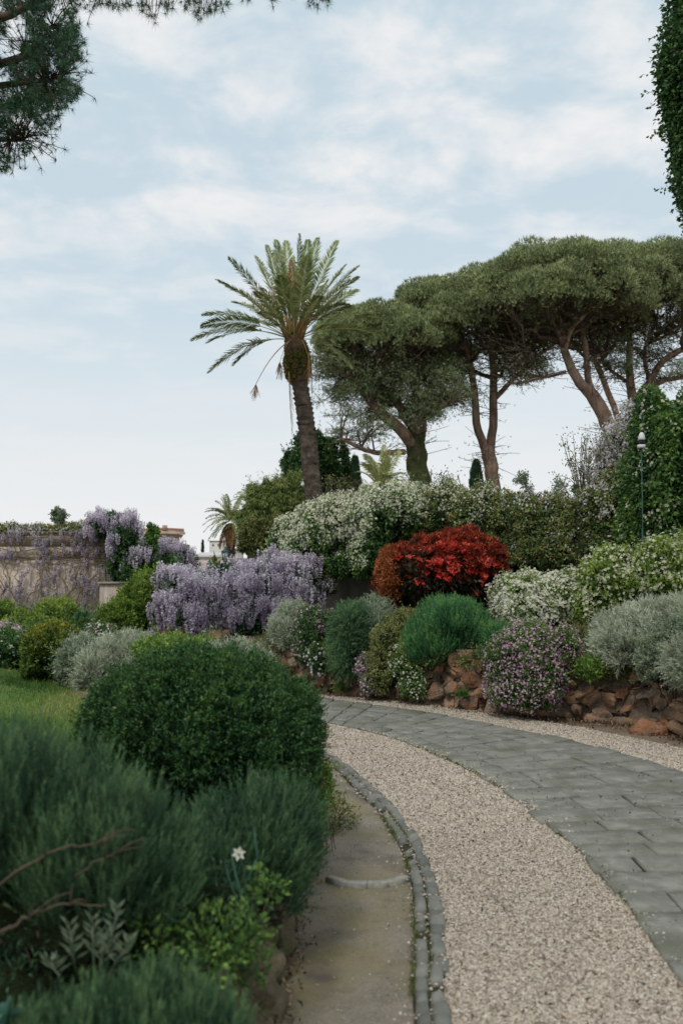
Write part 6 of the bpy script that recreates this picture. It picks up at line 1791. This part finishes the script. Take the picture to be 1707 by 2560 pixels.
ok = in_left(xs_ + rng.normal(size=9000) * 6, ys_) & (rng.random(9000) < np.clip(.58 + .75 * noise(d_, 1.6, 2), .05, 1))
xs_, ys_ = xs_[ok], ys_[ok]
keepn = 3600
pp = np.array([P(a, b, DN + rng.normal() * .45) for a, b in zip(xs_[:keepn], ys_[:keepn])])
cen_ = P(-120, 180, DN)
needle_tufts(gn, pp, norm(pp - cen_) * .6 + [0, 0, .2], .09, 22, .005)
allq = np.concatenate([smooth_path([P(x, y, DN + d) for x, y, d in pts], 40)[8:] for pts, _ in limbs])
for p_ in pp[::2]:
    j = np.argmin(((allq - p_) ** 2).sum(1)); s_ = allq[j]
    if np.linalg.norm(s_ - p_) > .9: continue
    tube(gb_, bez(s_, (s_ + p_) / 2 + rng.normal(size=3) * .03, p_, 4), [.006, .004, .003, .002], 3, cap=False)
# hanging strands along the top edge
for (x0, x1, yb, m_) in [(195, 260, 32, 12), (265, 330, 42, 22), (340, 435, 62, 34), (450, 510, 20, 10), (450, 545, 62, 30), (548, 575, 40, 7), (600, 625, 6, 4), (670, 690, 10, 3), (760, 825, 36, 9), (810, 830, 8, 3)]:
    for k in range(m_):
        x = rng.uniform(x0, x1); mid_ = 1 - abs((x - (x0 + x1) / 2) / ((x1 - x0) / 2)) * .6
        y = yb * mid_ * rng.uniform(.25, 1) - 5
        t_ = P(x, y, DN + rng.normal() * .15); s_ = P(x + rng.normal() * 14, -45, DN)
        tube(gb_, bez(s_, (s_ + t_) / 2 + [rng.normal() * .04, 0, 0], t_, 5), [.006, .005, .004, .003, .002], 4, cap=False)
        needle_tufts(gn, t_[None], np.array([[rng.normal() * .3, 0, -.7]]), .105, 26)
tips_ = np.array(tips_); needle_tufts(gn, tips_, norm(rng.normal(size=tips_.shape)), .09, 22, .005)
obj('branches', gb_, M_bark_dark, tp, kind='stuff')
obj('crown', gn, MAT['pine_near'], tp, kind='stuff')

# ivy column at the right edge
tx = root('ivy_clad_tree', [P(1900, 1800, 9.5)[0], 9.5, 0], 'dark ivy-leaved tree edge cutting into the top right corner', 'tree')
bl = [blob(1640, -40, 1900, 330, 9.5, .6), blob(1652, 100, 1900, 440, 9.5, .6), blob(1670, -200, 1950, 150, 9.5, .6), blob(1672, 220, 1900, 560, 9.5, .5), blob(1650, 80, 1760, 260, 9.4, .3), blob(1690, 330, 1860, 600, 9.5, .4)]
p, nr, nz = sample(bl, 26000, .3, .1, 3.5, -.95, .2, 3)
g = Geo(); leaves(g, p, nr, .050, .03, .5, -.3, .7, tb=.45, tr=.4)
q, qn, _ = sample(bl, 260, .02, .1, 3.5, -.95, .2, 3)
dd = norm(qn + [0, 0, -.5] + rng.normal(size=qn.shape) * .4)
qq = (q[:, None] + dd[:, None] * (rng.uniform(.06, .2, len(q))[:, None] * np.linspace(.1, 1, 8))[..., None]).reshape(-1, 3)
leaves(g, qq, np.repeat(dd, 8, 0), .045, .028, .5, -.2, 1, tb=.5, tr=.4); obj('crown', g, MAT['deep'], tx, kind='stuff')
obj('inner_twigs', core(bl, .86, .1, 3.5, 3), M_core, tx, smooth=True)
c = P(1830, 300, 9.5); g = Geo(); tube(g, smooth_path([[P(1900, 1800, 9.5)[0], 9.5, -.1], P(1880, 1000, 9.5), P(1850, 500, 9.5), c, P(1820, 0, 9.5)], 14), np.linspace(.22, .12, 14), 12); obj('trunk', g, M_bark, tx, smooth=True)

# dead leaves and dirt at the foot of the rubble wall and the kerb
g = Geo(); n = 2600
tt = rng.uniform(3.6, 10.6, n); q = lerp_poly(WB, tt); off = np.abs(rng.normal(size=n)) * .22
p = np.c_[q - np.array([.45, .89]) * off[:, None] * 1.0, np.full(n, .012)]
leaves(g, p, np.tile([0, 0, 1.], (n, 1)), .035, .018, wn=.1, wup=0, wr=1, tint=rng.random(n), fold=.25)
n = 500
tt = rng.uniform(.5, 9, n); q = lerp_poly(SL, tt) * (1 - (u_2 := rng.random(n)[:, None])) + lerp_poly(SR, tt) * u_2
leaves(g, np.c_[q, np.full(n, .042)], np.tile([0, 0, 1.], (n, 1)), .022, .012, wn=.1, wup=0, wr=1, tint=rng.random(n), fold=.25)
n = 900
yy = rng.uniform(3.3, 9, n); q = np.c_[np.interp(yy, bey[:, 1], bey[:, 0]) + np.abs(rng.normal(size=n)) * .05, yy]
leaves(g, np.c_[q, np.full(n, .010)], np.tile([0, 0, 1.], (n, 1)), .03, .012, wn=.2, wup=.1, wr=1, tint=rng.random(n), fold=.25)
n = 520
yy = rng.uniform(3.0, 10.5, n); x0 = np.interp(yy, kr_y[:, 1], kr_y[:, 0]); x1 = np.interp(yy, sl_y[:, 1], sl_y[:, 0])
leaves(g, np.c_[x0 + (x1 - x0) * rng.random(n), yy, np.full(n, .022)], np.tile([0, 0, 1.], (n, 1)), .026, .012, wn=.15, wup=0, wr=1, tint=rng.random(n), fold=.25)
obj('leaf_litter', g, leaf_mat('dead_leaf', [(.04, .03, .02), (.12, .075, .04), (.22, .14, .08), (.30, .23, .14)], trans=0), kind='stuff')
# moss tufts along joints and kerb
g = Geo(); n = 5200
tt = rng.uniform(1.5, 12.5, n)
e = rng.random(n)
q = np.where(e[:, None] < .35, lerp_poly(KL, tt), np.where(e[:, None] < .6, (lerp_poly(KL, tt) + lerp_poly(KR, tt)) / 2, lerp_poly(SL, np.clip(tt * .75, 0, 10))))
m_ = noise(np.c_[q, q[:, 0] * 0], 1.6, 4) > .05; q = q[m_]; n = len(q)
p = np.c_[q + rng.normal(size=(n, 2)) * .006, np.full(n, .012)]
leaves(g, p, np.tile([0, 0, 1.], (n, 1)), .028, .006, wn=.6, wup=.4, wr=.8, tint=rng.random(n) * .7)
obj('joint_moss', g, MAT['olive'], kind='stuff')
